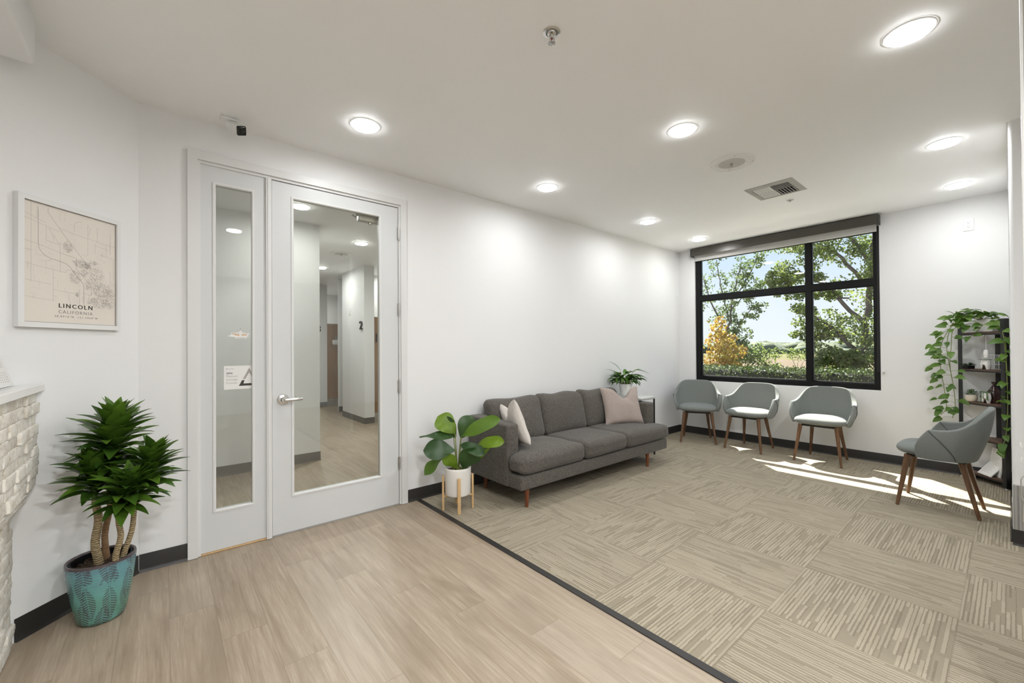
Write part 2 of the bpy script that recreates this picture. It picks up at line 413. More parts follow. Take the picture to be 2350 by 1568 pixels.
# wall with the door (long wall)
DX0, DX1, DZ1 = 0.150, 1.530, 2.505
mb = MB(); T = 0.12
mb.box(PC.x-0.02, DX0, YA, YA+T, 0, H); mb.box(DX1, XB+0.2, YA, YA+T, 0, H); mb.box(DX0, DX1, YA, YA+T, DZ1, H)
struct(mb.build('wall_back', M['wall'], smooth=0))
# slanted left wall
mb = MB(); L = 4.2
a = PC; b = PC - TC*L
mb.prism([(a.x,a.y),(b.x,b.y),(b.x+NC.x*0.12,b.y+NC.y*0.12),(a.x+NC.x*0.12,a.y+NC.y*0.12)], 0, H)
struct(mb.build('wall_left', M['wall'], smooth=0))
# window wall
WY0, WY1, WZ0, WZ1 = 0.924, 3.014, 0.795, 2.625
mb = MB(); T = 0.17
mb.box(XB, XB+T, -0.2, WY0, 0, H); mb.box(XB, XB+T, WY1, YA+0.1, 0, H); mb.box(XB, XB+T, WY0, WY1, 0, WZ0); mb.box(XB, XB+T, WY0, WY1, WZ1, H)
struct(mb.build('wall_window', M['wall'], smooth=0))
# right partition with its rounded end, then the room behind the camera
mb = MB()
mb.box(4.225, XB, -0.14, 0.003, 0, H)
struct(mb.build('wall_right', M['wall'], smooth=0))
mb = MB()
pr = [(4.36, 0.002), (4.235, 0.002), (4.2244, -0.0005), (4.2145, -0.0085), (4.2105, -0.020), (4.2105, Y0R), (4.36, Y0R)]
mb.prism(pr, 0, H); struct(mb.build('wall_right_end', M['wall'], smooth=50))
mb = MB(); mb.box(X0R-0.2, 4.3, Y0R-0.15, Y0R, 0, H); struct(mb.build('wall_front', M['wall'], smooth=0))
mb = MB(); mb.box(X0R-0.15, X0R, Y0R, 0.6, 0, H); struct(mb.build('wall_reception', M['wall'], smooth=0))
# soffit over the reception desk
mb = MB(); mb.rbox((-1.62, -0.3, 2.66), (1.19, 3.03, 0.12), 0.018, 1, 3)
struct(mb.build('ceiling_soffit', M['wall'], smooth=60))
# baseboards: a tall strip with a small cove toe
def baseboard(name, p0, p1, inward, h=0.102):
    p0 = Vector((*p0, 0)); p1 = Vector((*p1, 0)); n = Vector((*inward, 0)).normalized()
    prof = [(0, 0.0), (0.012, 0.0), (0.0105, 0.004), (0.006, 0.010), (0.0045, 0.02), (0.0042, h-0.004), (0.003, h), (0, h)]
    mb = MB(); vs = []
    for p in (p0, p1):
        for d, z in prof: vs.append(p+n*d+Vector((0,0,z+0.001)))
    k = len(prof); fs = [(i, i+1, k+i+1, k+i) for i in range(k-1)]+[tuple(range(k)), tuple(range(k,2*k))]
    mb.add(vs, fs); return struct(mb.build(name, M['base'], smooth=30))
baseboard('baseboard_back', (1.566, YA), (XB-0.004, YA), (0,-1))
baseboard('baseboard_back_left', (PC.x+0.004, YA), (0.112, YA), (0,-1))
baseboard('baseboard_left', (PC.x-0.002, PC.y-0.004), ((PC-TC*0.577).x, (PC-TC*0.577).y), (-NC.x,-NC.y))
baseboard('baseboard_window', (XB, YA-0.004), (XB, 0.014), (-1,0))
baseboard('baseboard_right', (4.26, 0.003), (XB-0.004, 0.003), (0,1))
baseboard('baseboard_right_end', (4.2105, 0.004), (4.2105, -1.2), (-1,0))

# corridor seen through the glass door
mb = MB()
mb.box(-3.2, 1.40, 5.18, 12.0, 0, H); struct(mb.build('wall_corridor_left', M['wall'], smooth=0))
mb = MB(); mb.box(2.655, 2.832, 7.15, 8.3, 0, H); struct(mb.build('wall_corridor_column', M['wall'], smooth=0))
mb = MB(); mb.box(2.775, 2.90, 8.93, 8.965, 0, H); struct(mb.build('wall_corridor_middle', M['wall'], smooth=0))
mb = MB(); mb.box(2.60, 2.845, 9.93, 9.97, 0, H); struct(mb.build('wall_corridor_far', M['wall'], smooth=0))
mb = MB(); mb.box(-3.2, 5.2, 11.6, 11.75, 0, H); mb.box(2.832, 5.0, 8.05, 8.15, 0, H); struct(mb.build('wall_corridor_end', M['wall'], smooth=0))
mb = MB(); mb.box(5.0, 5.15, YA+0.12, 12, 0, H); struct(mb.build('wall_corridor_right', M['wall'], smooth=0))
mb = MB(); mb.box(-3.2, -3.05, YA+0.12, 5.3, 0, H); struct(mb.build('wall_corridor_west', M['wall'], smooth=0))
M['base_grey'] = simple('grey_baseboard', (0.085, 0.08, 0.072), 0.5)
def gbase(name, p0, p1, n):
    o = baseboard(name, p0, p1, n); o.data.materials[0] = M['base_grey']
gbase('baseboard_corridor_left', (-3.0, 5.18), (1.404, 5.18), (0,-1))
gbase('baseboard_corridor_corner', (1.40, 5.176), (1.40, 11.5), (1,0))
gbase('baseboard_corridor_column', (2.651, 7.15), (2.832, 7.15), (0,-1))
gbase('baseboard_corridor_column_side', (2.655, 7.146), (2.655, 8.3), (-1,0))
gbase('baseboard_corridor_middle', (2.775, 8.93), (2.9, 8.93), (0,-1))
gbase('baseboard_corridor_far', (2.60, 9.93), (2.845, 9.93), (0,-1))

# the window
win = thing('window_1', 'large black aluminium window of four panes in the end wall', 'window', (6.105, 1.969, 0)); win['kind'] = 'structure'
mb = MB(); fx0, fx1 = 0.0, 0.075
hy = (WY1-WY0)/2
mb.box(fx0, fx1, -hy, -hy+0.052, WZ0, WZ1); mb.box(fx0, fx1, hy-0.068, hy, WZ0, WZ1)
mb.box(fx0, fx1, -hy+0.052, hy-0.068, WZ0, WZ0+0.066); mb.box(fx0, fx1, -hy+0.052, hy-0.068, WZ1-0.05, WZ1)
mb.box(fx0, fx1, -0.403, -0.345, WZ0+0.066, WZ1-0.05)
mb.box(fx0, fx1, -hy+0.052, -0.403, 1.972, 2.045); mb.box(fx0, fx1, -0.345, hy-0.068, 1.972, 2.045)
# glazing beads
for (a0, a1) in ((-hy+0.052, -0.403), (-0.345, hy-0.068)):
    for (z0, z1) in ((WZ0+0.066, 1.972), (2.045, WZ1-0.05)):
        mb.box(0.018, 0.06, a0, a0+0.010, z0, z1); mb.box(0.018, 0.06, a1-0.010, a1, z0, z1)
        mb.box(0.018, 0.06, a0, a1, z0, z0+0.010); mb.box(0.018, 0.06, a0, a1, z1-0.010, z1)
mb.build('frame', M['black'], win, smooth=0, weld=False, recalc=False)
for (a0, a1) in ((-hy+0.052, -0.403), (-0.345, hy-0.068)):
    for (z0, z1) in ((WZ0+0.066, 1.972), (2.045, WZ1-0.05)):
        mb = MB(); mb.box(0.036, 0.040, a0+0.002, a1-0.002, z0+0.002, z1-0.002); mb.build('pane', M['glass'], win, smooth=0)

# roller shade on the window
sh = thing('roller_shade', 'rolled-up window shade under a dark bronze fascia', 'window shade', (XB, 1.971, 2.622))
mb = MB(); mb.box(-0.10, -0.094, -1.058, 1.058, 0, 0.108); mb.box(-0.10, -0.002, -1.058, 1.058, 0.102, 0.108); mb.build('fascia', M['bronze'], sh, smooth=0, bevel=0.0015)
mb = MB(); mb.box(-0.098, -0.002, -1.06, -1.056, 0.0, 0.108); mb.build('end_cap', M['blackmetal'], sh, smooth=0)
mb = MB(); mb.box(-0.098, -0.002, 1.056, 1.06, 0.0, 0.108); mb.build('end_cap', M['blackmetal'], sh, smooth=0)
mb = MB(); mb.tube([(-0.045,-1.03,0.055),(-0.045,1.03,0.055)], 0.032, 20); mb.build('roller_tube', M['shade'], sh)
mb = MB(); mb.box(-0.0135, -0.012, -1.03, 1.03, -0.045, 0.07); mb.build('fabric', M['shade'], sh, smooth=0)
mb = MB(); mb.box(-0.021, -0.006, -1.03, 1.03, -0.062, -0.040); mb.build('hem_bar', M['shade'], sh, smooth=0, bevel=0.003)
mb = MB()
for dy in (-1.048, -1.036):
    mb.tube([(-0.05,dy,0.02),(-0.042,dy,-0.8),(-0.03,dy+0.01,-1.62)], 0.0022, 6)
mb.build('pull_chain', M['blackmetal'], sh)
te = thing('chain_tensioner', 'small grey chain holder screwed to the wall right of the window', 'cord holder', (XB, 0.897, 1.006))
mb = MB(); mb.rbox((-0.012,0,0), (0.012,0.009,0.022), 0.006); mb.build('bracket', M['plastic'], te)
mb = MB(); mb.tube([(-0.03,0,-0.012),(-0.02,0,-0.012)], 0.008, 12); mb.build('wheel', M['greymetal'], te)

# door set: casing, jambs, sidelite and hinged leaf
dr = thing('door_1', 'white glazed door with a narrow glazed sidelight', 'door', (0, YA, 0)); dr['kind'] = 'structure'
mb = MB()
def cas(P, y0, y1): mb.add([Vector((x,y,z)) for y in (y0,y1) for x,z in P], [(0,1,2,3),(7,6,5,4)]+[(k,4+k,4+(k+1)%4,(k+1)%4) for k in range(4)])
cas([(0.112,0.003),(0.163,0.003),(0.163,2.488),(0.112,2.540)], -0.019, 0.0)
cas([(1.515,0.003),(1.567,0.003),(1.567,2.540),(1.515,2.488)], -0.019, 0.0)
cas([(0.112,2.540),(0.163,2.488),(1.515,2.488),(1.567,2.540)], -0.019, 0.0)
mb.build('casing', M['trimwhite'], dr, smooth=0)
mb = MB()
mb.box(DX0, 0.178, -0.005, 0.118, 0.003, DZ1); mb.box(1.500, DX1, -0.005, 0.118, 0.003, DZ1); mb.box(0.178, 1.500, -0.005, 0.118, 2.470, DZ1)
mb.box(0.537, 0.570, -0.012, 0.118, 0.003, 2.470); mb.box(0.546, 0.561, -0.016, -0.01, 0.003, 2.470)
mb.build('jamb', M['trimwhite'], dr, smooth=0, weld=False, recalc=False)
def glazed(name, x0, x1, z0, z1, gx0, gx1, gz0, gz1, y0, th):
    mb = MB()
    mb.box(x0, gx0, y0, y0+th, z0, z1); mb.box(gx1, x1, y0, y0+th, z0, z1)
    mb.box(gx0, gx1, y0, y0+th, z0, gz0); mb.box(gx0, gx1, y0, y0+th, gz1, z1)
    o = mb.build(name, M['door'], dr, smooth=0, weld=True)
    mb = MB(); w = 0.013
    mb.rframe(gx0-w, gx1+w, gz0-w, gz1+w, (w+0.003,)*4, y0-0.005, y0+0.012, ins=0.005)
    mb.build('glazing_bead', M['trimwhite'], o, smooth=0)
    mb = MB(); mb.box(gx0-0.002, gx1+0.002, y0+0.018, y0+0.024, gz0-0.002, gz1+0.002); mb.build('pane', M['doorglass'], o, smooth=0)
    return o
side = glazed('sidelight', 0.178, 0.537, 0.012, 2.470, 0.254, 0.457, 0.266, 2.357, 0.004, 0.044)
leaf = glazed('door_leaf', 0.574, 1.496, 0.010, 2.464, 0.707, 1.339, 0.267, 2.365, 0.002, 0.044)
mb = MB(); mb.box(0.30-0.122, 0.537, -0.004, 0.05, 0.002, 0.010); mb.build('sill_strip', M['beech'], dr, smooth=0)
mb = MB(); mb.box(0.574, 1.496, -0.001, 0.06, 0.001, 0.0085); mb.build('threshold', M['greymetal'], dr, smooth=0)
for hz in (2.252, 1.617, 0.980, 0.345):
    mb = MB(); mb.tube([(1.499,-0.010,hz-0.05),(1.499,-0.010,hz+0.05)], 0.0065, 12)
    mb.tube([(1.499,-0.010,hz-0.056),(1.499,-0.010,hz-0.05)], 0.0045, 10); mb.tube([(1.499,-0.010,hz+0.05),(1.499,-0.010,hz+0.056)], 0.0045, 10)
    mb.box(1.488, 1.510, -0.0035, 0.0, hz-0.05, hz+0.05); mb.build('hinge', M['steel'], leaf)
RX = Matrix.Rotation(R(90), 4, 'X')
mb = MB()
mb.lathe([(0,0.0),(0.038,0.0),(0.038,0.004),(0.034,0.010),(0.018,0.014),(0.0155,0.018),(0.0155,0.046),(0,0.046)], 32, mat=Matrix.Translation((0.640,0.002,0.943)) @ RX)
mb.tube([(0.640,-0.044,0.943),(0.650,-0.048,0.943),(0.72,-0.050,0.943),(0.742,-0.050,0.943),(0.750,-0.047,0.943)], [0.0125,0.012,0.0105,0.0105,0.009], 16)
mb.build('door_handle', M['chrome'], leaf)
mb = MB(); mb.box(0.5705, 0.5745, -0.0105, 0.02, 0.91, 0.975); mb.build('strike_plate', M['steel'], leaf, smooth=0)
mb = MB(); mb.box(0.572, 0.577, 0.0, 0.03, 0.93, 0.955); mb.build('latch', M['chrome'], leaf, smooth=0)
mb = MB(); mb.rbox((1.315,0.080,2.350), (0.12,0.030,0.03), 0.006); mb.tube([(1.18,0.10,2.372),(1.45,0.105,2.40)], 0.010, 8); mb.tube([(1.29,0.075,2.305),(1.29,0.075,2.325)], 0.014, 12)
mb.build('door_closer', M['steel'], leaf)
# ------------------------------------------------------------------ reception desk
rng = random.Random(5)
dk = thing('reception_desk', 'reception desk clad in rough white stacked stone with a white counter', 'desk', (-0.45, 2.2, 0))
mb = MB()
def stones(mb, y0, y1, zs, xz, hrow):
    for (z0, z1) in zs:
        y = y1 - rng.uniform(0, 0.01)
        while y > y0:
            l = rng.uniform(0.06, 0.17); ya = max(y0, y-l); d = rng.choice((0.0,0.003,0.006,0.010,0.014))
            cx = (xz(z0)+xz(z1))/2+0.45
            tilt = math.atan2(xz(z1)-xz(z0), z1-z0)
            mt = Matrix.Translation((cx-0.02+d, (ya+y)/2-2.2, (z0+z1)/2)) @ Matrix.Rotation(tilt, 4, 'Y')
            mb.rbox((0,0,0), (0.02, (y-ya)/2-0.0004, (z1-z0)/2/math.cos(tilt)-0.0004), 0.003, 4, 1, nz=0.0032, nf=60, mat=mt, seed=rng.random()*50)
            y = ya
rows = []; z = 0.676
while z < 1.085:
    hh = rng.choice((0.034, 0.042, 0.05)); z1 = min(1.106, z+hh)
    if 1.106-z1 < 0.02: z1 = 1.106
    rows.append((z, z1)); z = z1
stones(mb, 1.55, 2.896, rows, lambda z: -0.455, 0)
stones(mb, 1.55, 2.862, [(0.588, 0.632), (0.632, 0.676)], lambda z: -0.515+(z-0.588)/0.088*0.06, 0)
rows = []; z = 0.002
while z < 0.57:
    hh = rng.choice((0.034, 0.042, 0.05)); z1 = min(0.588, z+hh)
    if 0.588-z1 < 0.02: z1 = 0.588
    rows.append((z, z1)); z = z1
stones(mb, 1.55, 2.832, rows, lambda z: -0.517, 0)
mb.build('stone_cladding', M['stone'], dk, smooth=50)
mb = MB()
off = lambda P: [(x+0.45, y-2.2) for x, y in P]
mb.prism(off([(-0.47,1.56),(-0.47,2.868),(-1.0,2.30),(-1.0,1.56)]), 0.66, 1.107)
mb.prism(off([(-0.535,1.56),(-0.535,2.80),(-1.0,2.30),(-1.0,1.56)]), 0.001, 0.66)
mb.build('carcass', M['wall'], dk, smooth=0)
mb = MB(); mb.prism(off([(-0.43,1.5),(-0.43,2.918),(-1.02,2.291),(-1.02,1.5)]), 1.1075, 1.141)
mb.build('countertop', simple('white_quartz', (0.82,0.81,0.79), 0.25, var=0.02), dk, smooth=0, bevel=0.003)
# tent calendar on the counter
cal = thing('desk_calendar', 'white spiral desk calendar standing on the reception counter', 'calendar', (-0.49, 2.52, 1.1415))
Tm = Matrix.Rotation(R(-17), 4, 'Y')
mb = MB(); mb.box(-0.0012, 0.0012, -0.21, 0.21, 0.006, 0.158, mat=Tm); mb.box(0.0015, 0.0022, -0.208, 0.205, 0.010, 0.150, mat=Tm); mb.build('page', M['paper'], cal, smooth=0)
mb = MB(); mb.box(-0.0012, 0.0012, -0.21, 0.21, 0.0, 0.158, mat=Matrix.Translation((-0.092,0,0)) @ Matrix.Rotation(R(17), 4, 'Y')); mb.box(-0.092,0.0,-0.21,0.21,0.0,0.003); mb.build('stand', M['paper'], cal, smooth=0)
mb = MB()
for i in range(24):
    y = -0.2+i*0.0165
    mb.lathe([(0.0085,-0.001),(0.0097,0),(0.0085,0.001),(0.0075,0)], 10, mat=Matrix.Translation((-0.047, y, 0.152)) @ Matrix.Rotation(R(90),4,'X'))
    mb.lathe([(0.0085,-0.001),(0.0097,0),(0.0085,0.001),(0.0075,0)], 10, mat=Matrix.Translation((-0.047, y+0.005, 0.152)) @ Matrix.Rotation(R(90),4,'X'))
mb.build('spiral', M['bronze'], cal)
for blk in range(2):
    mb = MB()
    for r_ in range(5):
        for c_ in range(14):
            y = -0.18+c_*0.026; z = 0.025+blk*0.062+r_*0.0095
            mb.box(0.0023, 0.0026, y, y+0.006, z, z+0.0045, mat=Tm)
    mb.build('month_print', M['ink_light'], cal, smooth=0)

# ------------------------------------------------------------------ framed map on the slanted wall
pc = PC - TC*0.362
mp = thing('framed_map', 'white framed city map print on the slanted wall above the plant', 'picture', (pc.x, pc.y, 1.705), AC)
W2, H2 = 0.235, 0.302; fw = 0.036
mb = MB()
mb.rframe(-0.222, W2, -H2, H2, (fw-0.013, 0.018, 0.024, 0.024), -0.026, -0.001)
mb.build('frame', M['white'], mp, smooth=0)
px0, px1, pz0, pz1 = -W2+fw, W2-0.018, -H2+0.024, H2-0.024
mb = MB(); mb.box(px0-0.004, px1+0.004, -0.014, -0.004, pz0-0.004, pz1+0.004)
pr_ = mb.build('print', M['print'], mp, smooth=0)
mb = MB(); e_ = 0.0025
for (a0,a1,c0,c1) in ((px0,px0+e_,pz0,pz1),(px1-e_,px1,pz0,pz1),(px0,px1,pz1-e_,pz1),(px0,px1,pz0,pz0+e_)): mb.box(a0,a1,-0.0165,-0.014,c0,c1)
mb.build('painted_shadow_edge', M['ink_grey'], mp, smooth=0)  # grey strips painted as the shadow where print meets frame
PW, PH = px1-px0, pz1-pz0
# map lines: u,v measured on the print, origin top left
def mline(mb, pts, w, yy=-0.0143):
    P = [Vector((px0+u*PW, yy, pz1-v*PH)) for u, v in pts]
    for a, b in zip(P[:-1], P[1:]):
        d = (b-a)
        if d.length < 1e-6: continue
        d.normalize(); s = Vector((-d.z, 0, d.x))*w/2
        mb.add([a-s, b-s, b+s, a+s], [(0,1,2,3)])
mA, mB_, mC = MB(), MB(), MB()
mline(mA, [(0.14,0.03),(0.145,0.08),(0.145,0.34),(0.155,0.38),(0.18,0.41),(0.22,0.435),(0.28,0.45),(0.36,0.46),(0.42,0.47),(0.47,0.50),(0.52,0.55),(0.58,0.605),(0.61,0.63),(0.615,0.66),(0.615,0.84)], 0.0016)
mline(mA, [(0.24,0.02),(0.24,0.06),(0.27,0.09),(0.40,0.22),(0.62,0.42),(0.655,0.45)], 0.0013)
mline(mA, [(0.53,0.405),(0.53,0.50),(0.60,0.555),(0.65,0.60),(0.70,0.63),(0.70,0.72)], 0.0012)
for l in ([(0.08,0.0),(0.08,0.67)],[(0.0,0.10),(0.10,0.125),(0.22,0.155)],[(0,0.14),(0.22,0.18),(0.35,0.20)],[(0.0,0.33),(0.14,0.345),(0.23,0.36),(0.36,0.385),(0.53,0.405)],
          [(0.36,0.30),(0.36,0.56)],[(0.0,0.51),(0.10,0.525),(0.28,0.54),(0.42,0.55),(0.42,0.53),(0.48,0.52)],[(0.29,0.55),(0.29,0.81)],[(0.0,0.65),(0.12,0.66),(0.28,0.67)],
          [(0.29,0.71),(0.38,0.72),(0.50,0.725),(0.54,0.73)],[(0.0,0.785),(0.15,0.80),(0.30,0.805)],[(0.45,0.73),(0.45,0.78),(0.47,0.82)],[(0.35,0.17),(0.5,0.19),(0.66,0.205),(0.66,0.19)],
          [(0.51,0.17),(0.51,0.10),(0.54,0.075),(0.6,0.06)],[(0.66,0.07),(0.66,0.36)],[(0.66,0.09),(0.69,0.10),(0.67,0.17)],[(0.77,0.08),(0.77,0.22)],[(0.88,0.22),(0.88,0.34)],[(0.93,0.10),(0.93,0.31)],
          [(0.745,0.23),(0.745,0.33)],[(0.66,0.20),(0.80,0.215),(1.0,0.23)],[(0.74,0.25),(0.9,0.27)],[(0.8,0.33),(0.99,0.35)],[(0.83,0.30),(0.83,0.35)],[(0.97,0.36),(0.97,0.55)],[(0.93,0.48),(0.93,0.58),(0.99,0.60)],
          [(0.56,0.68),(0.565,0.70),(0.565,0.83)],[(0.22,0.17),(0.22,0.30),(0.35,0.32)],[(0.25,0.19),(0.30,0.28)],[(0.30,0.24),(0.35,0.32)],[(0.0,0.40),(0.08,0.41)],[(0.05,0.51),(0.05,0.56)],[(0.28,0.45),(0.24,0.47)],
          [(0.68,0.72),(0.66,0.80),(0.70,0.85)],[(0.60,0.71),(0.70,0.73),(0.71,0.70)],[(0.1,0.78),(0.1,0.80)]):
    mline(mB_, l, 0.0010)
mr = random.Random(11)
def town(cu, cv, ru, rv, n, ang=0.0, ln=0.03):
    for i in range(n):
        a = mr.uniform(0, 2*math.pi); r_ = math.sqrt(mr.random()); u = cu+ru*r_*math.cos(a); v = cv+rv*r_*math.sin(a)
        t = ang+(math.pi/2 if mr.random() < 0.5 else 0)+mr.gauss(0, 0.12); l = mr.uniform(0.3, 1)*ln
        k = mr.uniform(-0.5, 0.5)
        P = [(u+math.cos(t+k*q)*l*q*0.7, v+math.sin(t+k*q)*l*q*0.5) for q in (-1,-0.4,0.2,0.8)]
        P = [(min(0.99,max(0.01,x)), min(0.90,max(0.01,y))) for x, y in P]
        mline(mC, P, 0.0006)
town(0.44, 0.32, 0.05, 0.05, 110, 0.2); town(0.59, 0.45, 0.10, 0.035, 170, 0.1); town(0.66, 0.46, 0.04, 0.03, 90)
town(0.52, 0.58, 0.07, 0.06, 150, 0.6); town(0.62, 0.53, 0.04, 0.035, 70, 0.7); town(0.76, 0.53, 0.09, 0.06, 90, 0.5, 0.05); town(0.73, 0.62, 0.10, 0.05, 60, 0.9, 0.06)
town(0.84, 0.67, 0.12, 0.07, 190, 0.3, 0.045); town(0.80, 0.79, 0.13, 0.05, 170, 0.15, 0.05); town(0.93, 0.75, 0.06, 0.09, 90, 0.4, 0.05); town(0.73, 0.42, 0.05, 0.02, 40)
town(0.54, 0.735, 0.015, 0.02, 30); town(0.66, 0.66, 0.02, 0.03, 30)
for i in range(70):
    u, v = mr.random(), mr.uniform(0.02, 0.8); h_ = mr.random() < 0.5; l = mr.uniform(0.02, 0.09)
    mline(mC, [(u,v),(min(0.99,u+l),v+l*0.12)] if h_ else [(u,v),(u,min(0.85,v+l))], 0.0005)
mA.build('map_highways', M['ink_grey'], pr_, smooth=0, weld=False, recalc=False)
mB_.build('map_roads', M['ink_light'], pr_, smooth=0, weld=False, recalc=False)
mC.build('map_streets', M['ink_light'], pr_, smooth=0, weld=False, recalc=False)
cxp = (px0+px1)/2+0.012
mb = MB(); text_into(mb, 'LINCOLN', 0.029, cxp, -0.0145, pz1-0.862*PH, spacing=1.35, thick=0.0003); text_into(mb, 'LINCOLN', 0.029, cxp+0.0012, -0.0145, pz1-0.862*PH, spacing=1.35, thick=0.0003)
mb.build('title_lettering', M['ink'], pr_, smooth=0, weld=False)
mb = MB(); text_into(mb, 'CALIFORNIA', 0.022, cxp, -0.0145, pz1-0.912*PH, spacing=1.3, thick=0.0003)
text_into(mb, '38.8916\u00b0N', 0.013, cxp-0.052, -0.0145, pz1-0.947*PH, spacing=1.5, thick=0.0003); text_into(mb, '121.2930\u00b0W', 0.013, cxp+0.055, -0.0145, pz1-0.947*PH, spacing=1.5, thick=0.0003)
mb.build('subtitle_lettering', M['ink_grey'], pr_, smooth=0, weld=False)

# ------------------------------------------------------------------ stickers on the sidelight pane
ys = YA+0.004+0.0175
cs = thing('certificate_sticker', 'white paper sticker with a grey triangle on the sidelight glass', 'sticker', (0.378, ys, 1.11))
mb = MB(); mb.box(-0.078, 0.078, -0.0008, 0, -0.077, 0.077); st_ = mb.build('sheet', M['paper'], cs, smooth=0)
mb = MB()
text_into(mb, '2024', 0.017, -0.066, -0.0012, 0.023, align='LEFT', thick=0.0001)
text_into(mb, '2024', 0.017, -0.0655, -0.0012, 0.023, align='LEFT', thick=0.0001)
mb.build('year_lettering', M['ink'], st_, smooth=0, weld=False)
mb = MB()
for i, t in enumerate(('Platinum', 'Invisalign', 'Provider')): text_into(mb, t, 0.0185, -0.066, -0.0012, 0.003-i*0.022, align='LEFT', thick=0.0001)
mb.build('lettering', M['ink_light'], st_, smooth=0, weld=False)
mb = MB()
mb.add([(-0.062+0.004*math.cos(a*0.785), -0.0012, 0.058+0.004*math.sin(a*0.785)) for a in range(8)], [tuple(range(8))])
text_into(mb, 'invisalign', 0.009, -0.055, -0.0012, 0.055, align='LEFT', thick=0.0001)
mb.build('logo_print', M['ink_light'], st_, smooth=0, weld=False)
mb = MB(); y_ = -0.0012
mb.add([(0.026,y_,-0.013),(0.041,y_,-0.013),(0.0625,y_,0.031),(0.0625,y_,0.060),(0.0615,y_,0.060)], [(0,1,2,3,4)])
mb.add([(0.0625,y_,0.060),(0.0625,y_,0.031),(0.078,y_,0.000),(0.078,y_,0.030)], [(0,1,2,3)])
mb.build('triangle_mark', M['ink_light'], st_, smooth=0)
mb = MB(); mb.add([(0.004,y_,-0.057),(0.078,y_,-0.057),(0.078,y_,-0.042),(0.030,y_,-0.042),(0.036,y_,-0.020),(0.022,y_,-0.020)], [(0,1,2,3,4,5)])
mb.build('triangle_base', M['ink'], st_, smooth=0)
sd = thing('star_decal', 'small white star shaped decal with orange lettering on the sidelight glass', 'sticker', (0.386, ys, 1.39))
mb = MB()
P = [(-0.068,-0.008),(-0.045,0.002),(-0.047,0.014),(-0.006,0.018),(0.006,0.050),(0.020,0.016),(0.062,0.012),(0.050,0.002),(0.052,-0.010),(0.040,-0.012),(0.038,-0.022),(-0.020,-0.024),(-0.026,-0.012)]
mb.add([(x,-0.0008,z) for x,z in P]+[(x,0,z) for x,z in P], [tuple(range(13)),tuple(range(13,26))[::-1]]+[(i,13+i,13+(i+1)%13,(i+1)%13) for i in range(13)])
o_ = mb.build('decal_sheet', M['paper'], sd, smooth=0)
mb = MB()
for i, (x, z, w, h) in enumerate(((-0.04,0.004,0.006,0.008),(-0.031,0.001,0.005,0.010),(-0.024,-0.002,0.007,0.012),(-0.015,-0.004,0.005,0.012),(-0.008,-0.004,0.006,0.013),(0.014,-0.004,0.006,0.013),(0.022,-0.003,0.005,0.012),(0.029,-0.002,0.006,0.011),(0.037,0.0,0.005,0.009))):
    mb.add([(x,-0.0011,z),(x+w,-0.0011,z),(x+w*0.8,-0.0011,z+h),(x+w*0.15,-0.0011,z+h)], [(0,1,2,3)])
mb.build('lettering', M['orange_ink'], o_, smooth=0, weld=False)
mb = MB()
for i in range(9): mb.box(-0.016+i*0.0055, -0.013+i*0.0055, -0.0012, -0.0009, -0.020, -0.015)
mb.build('small_lettering', M['ink_grey'], o_, smooth=0, weld=False); mb = MB()
for a, b in (((0.006,0.046),(0.013,0.026)),((0.006,0.046),(0.0,0.026))): mb.add([(a[0]-0.0012,-0.0011,a[1]),(a[0]+0.0012,-0.0011,a[1]),(b[0]+0.0012,-0.0011,b[1]),(b[0]-0.0012,-0.0011,b[1])], [(0,1,2,3)])
mb.build('star_print', M['ink_grey'], o_, smooth=0, weld=False)

# ------------------------------------------------------------------ ceiling fittings
def lamp(x, y, label, group, watts=None, d=0.19):
    t = thing('ceiling_light', label, 'ceiling light', (x, y, H), 0, group)
    r = d/2
    mb = MB(); mb.lathe([(r,-0.0005),(r-0.001,-0.0045),(r-0.006,-0.0065),(r-0.016,-0.0065),(r-0.019,-0.004),(r-0.019,-0.0005)], 40); mb.build('trim_ring', M['plastic'], t)
    mb = MB(); mb.lathe([(0,-0.0085),(r*0.5,-0.0085),(r-0.026,-0.0085),(r-0.0195,-0.0160),(r-0.0185,-0.0150),(r-0.0185,-0.001)], 40); mb.build('diffuser', M['lamp'], t)
    ld = bpy.data.lights.new('lamp', 'AREA'); ld.shape = 'DISK'; ld.size = d-0.045; ld.energy = watts or LAMP_W; ld.color = LAMP_COL
    lo = bpy.data.objects.new('lamp', ld); COL.objects.link(lo); lo.parent = t; lo.location = (0,0,-0.0095)
    return t
G = 'round recessed lights in the waiting room ceiling'
lamp(1.001, 2.666, 'round ceiling light above the glazed door', G, 5.5)
lamp(2.654, 2.666, 'round ceiling light above the left half of the sofa', G, 5.5)
lamp(4.282, 2.668, 'round ceiling light above the right end of the sofa', G, 5.5)
lamp(5.525, 2.675, 'round ceiling light next to the left end of the window shade', G, 5.0)
lamp(2.657, 1.392, 'round ceiling light between the sprinkler and the round speaker', G)
lamp(2.648, 0.288, 'largest ceiling light, in the top right corner', G)
lamp(4.290, 0.292, 'ceiling light second from the top right corner', G)
lamp(5.515, 0.290, 'small ceiling light right of the air vent near the window wall', G, 3.5)
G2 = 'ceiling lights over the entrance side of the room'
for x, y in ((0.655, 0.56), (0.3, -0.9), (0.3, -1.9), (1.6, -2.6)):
    lamp(x, y, 'unseen round ceiling light over the entrance side, strengthened as fill for the room', G2, 24.0 if y > 0 else 44.0)  # first lamp follows its sidelight reflection; the rest are added as fill
G3 = 'corridor ceiling lights behind the glass'
lamp(1.063, 4.591, 'corridor light seen through the top left of the door glass', G3, 9.0)
lamp(2.075, 5.686, 'corridor light seen through the upper right of the door glass', G3, 30.0)
lamp(2.141, 7.823, 'smallest corridor light, beside the grey wall edge behind the door glass', G3, 10.0)
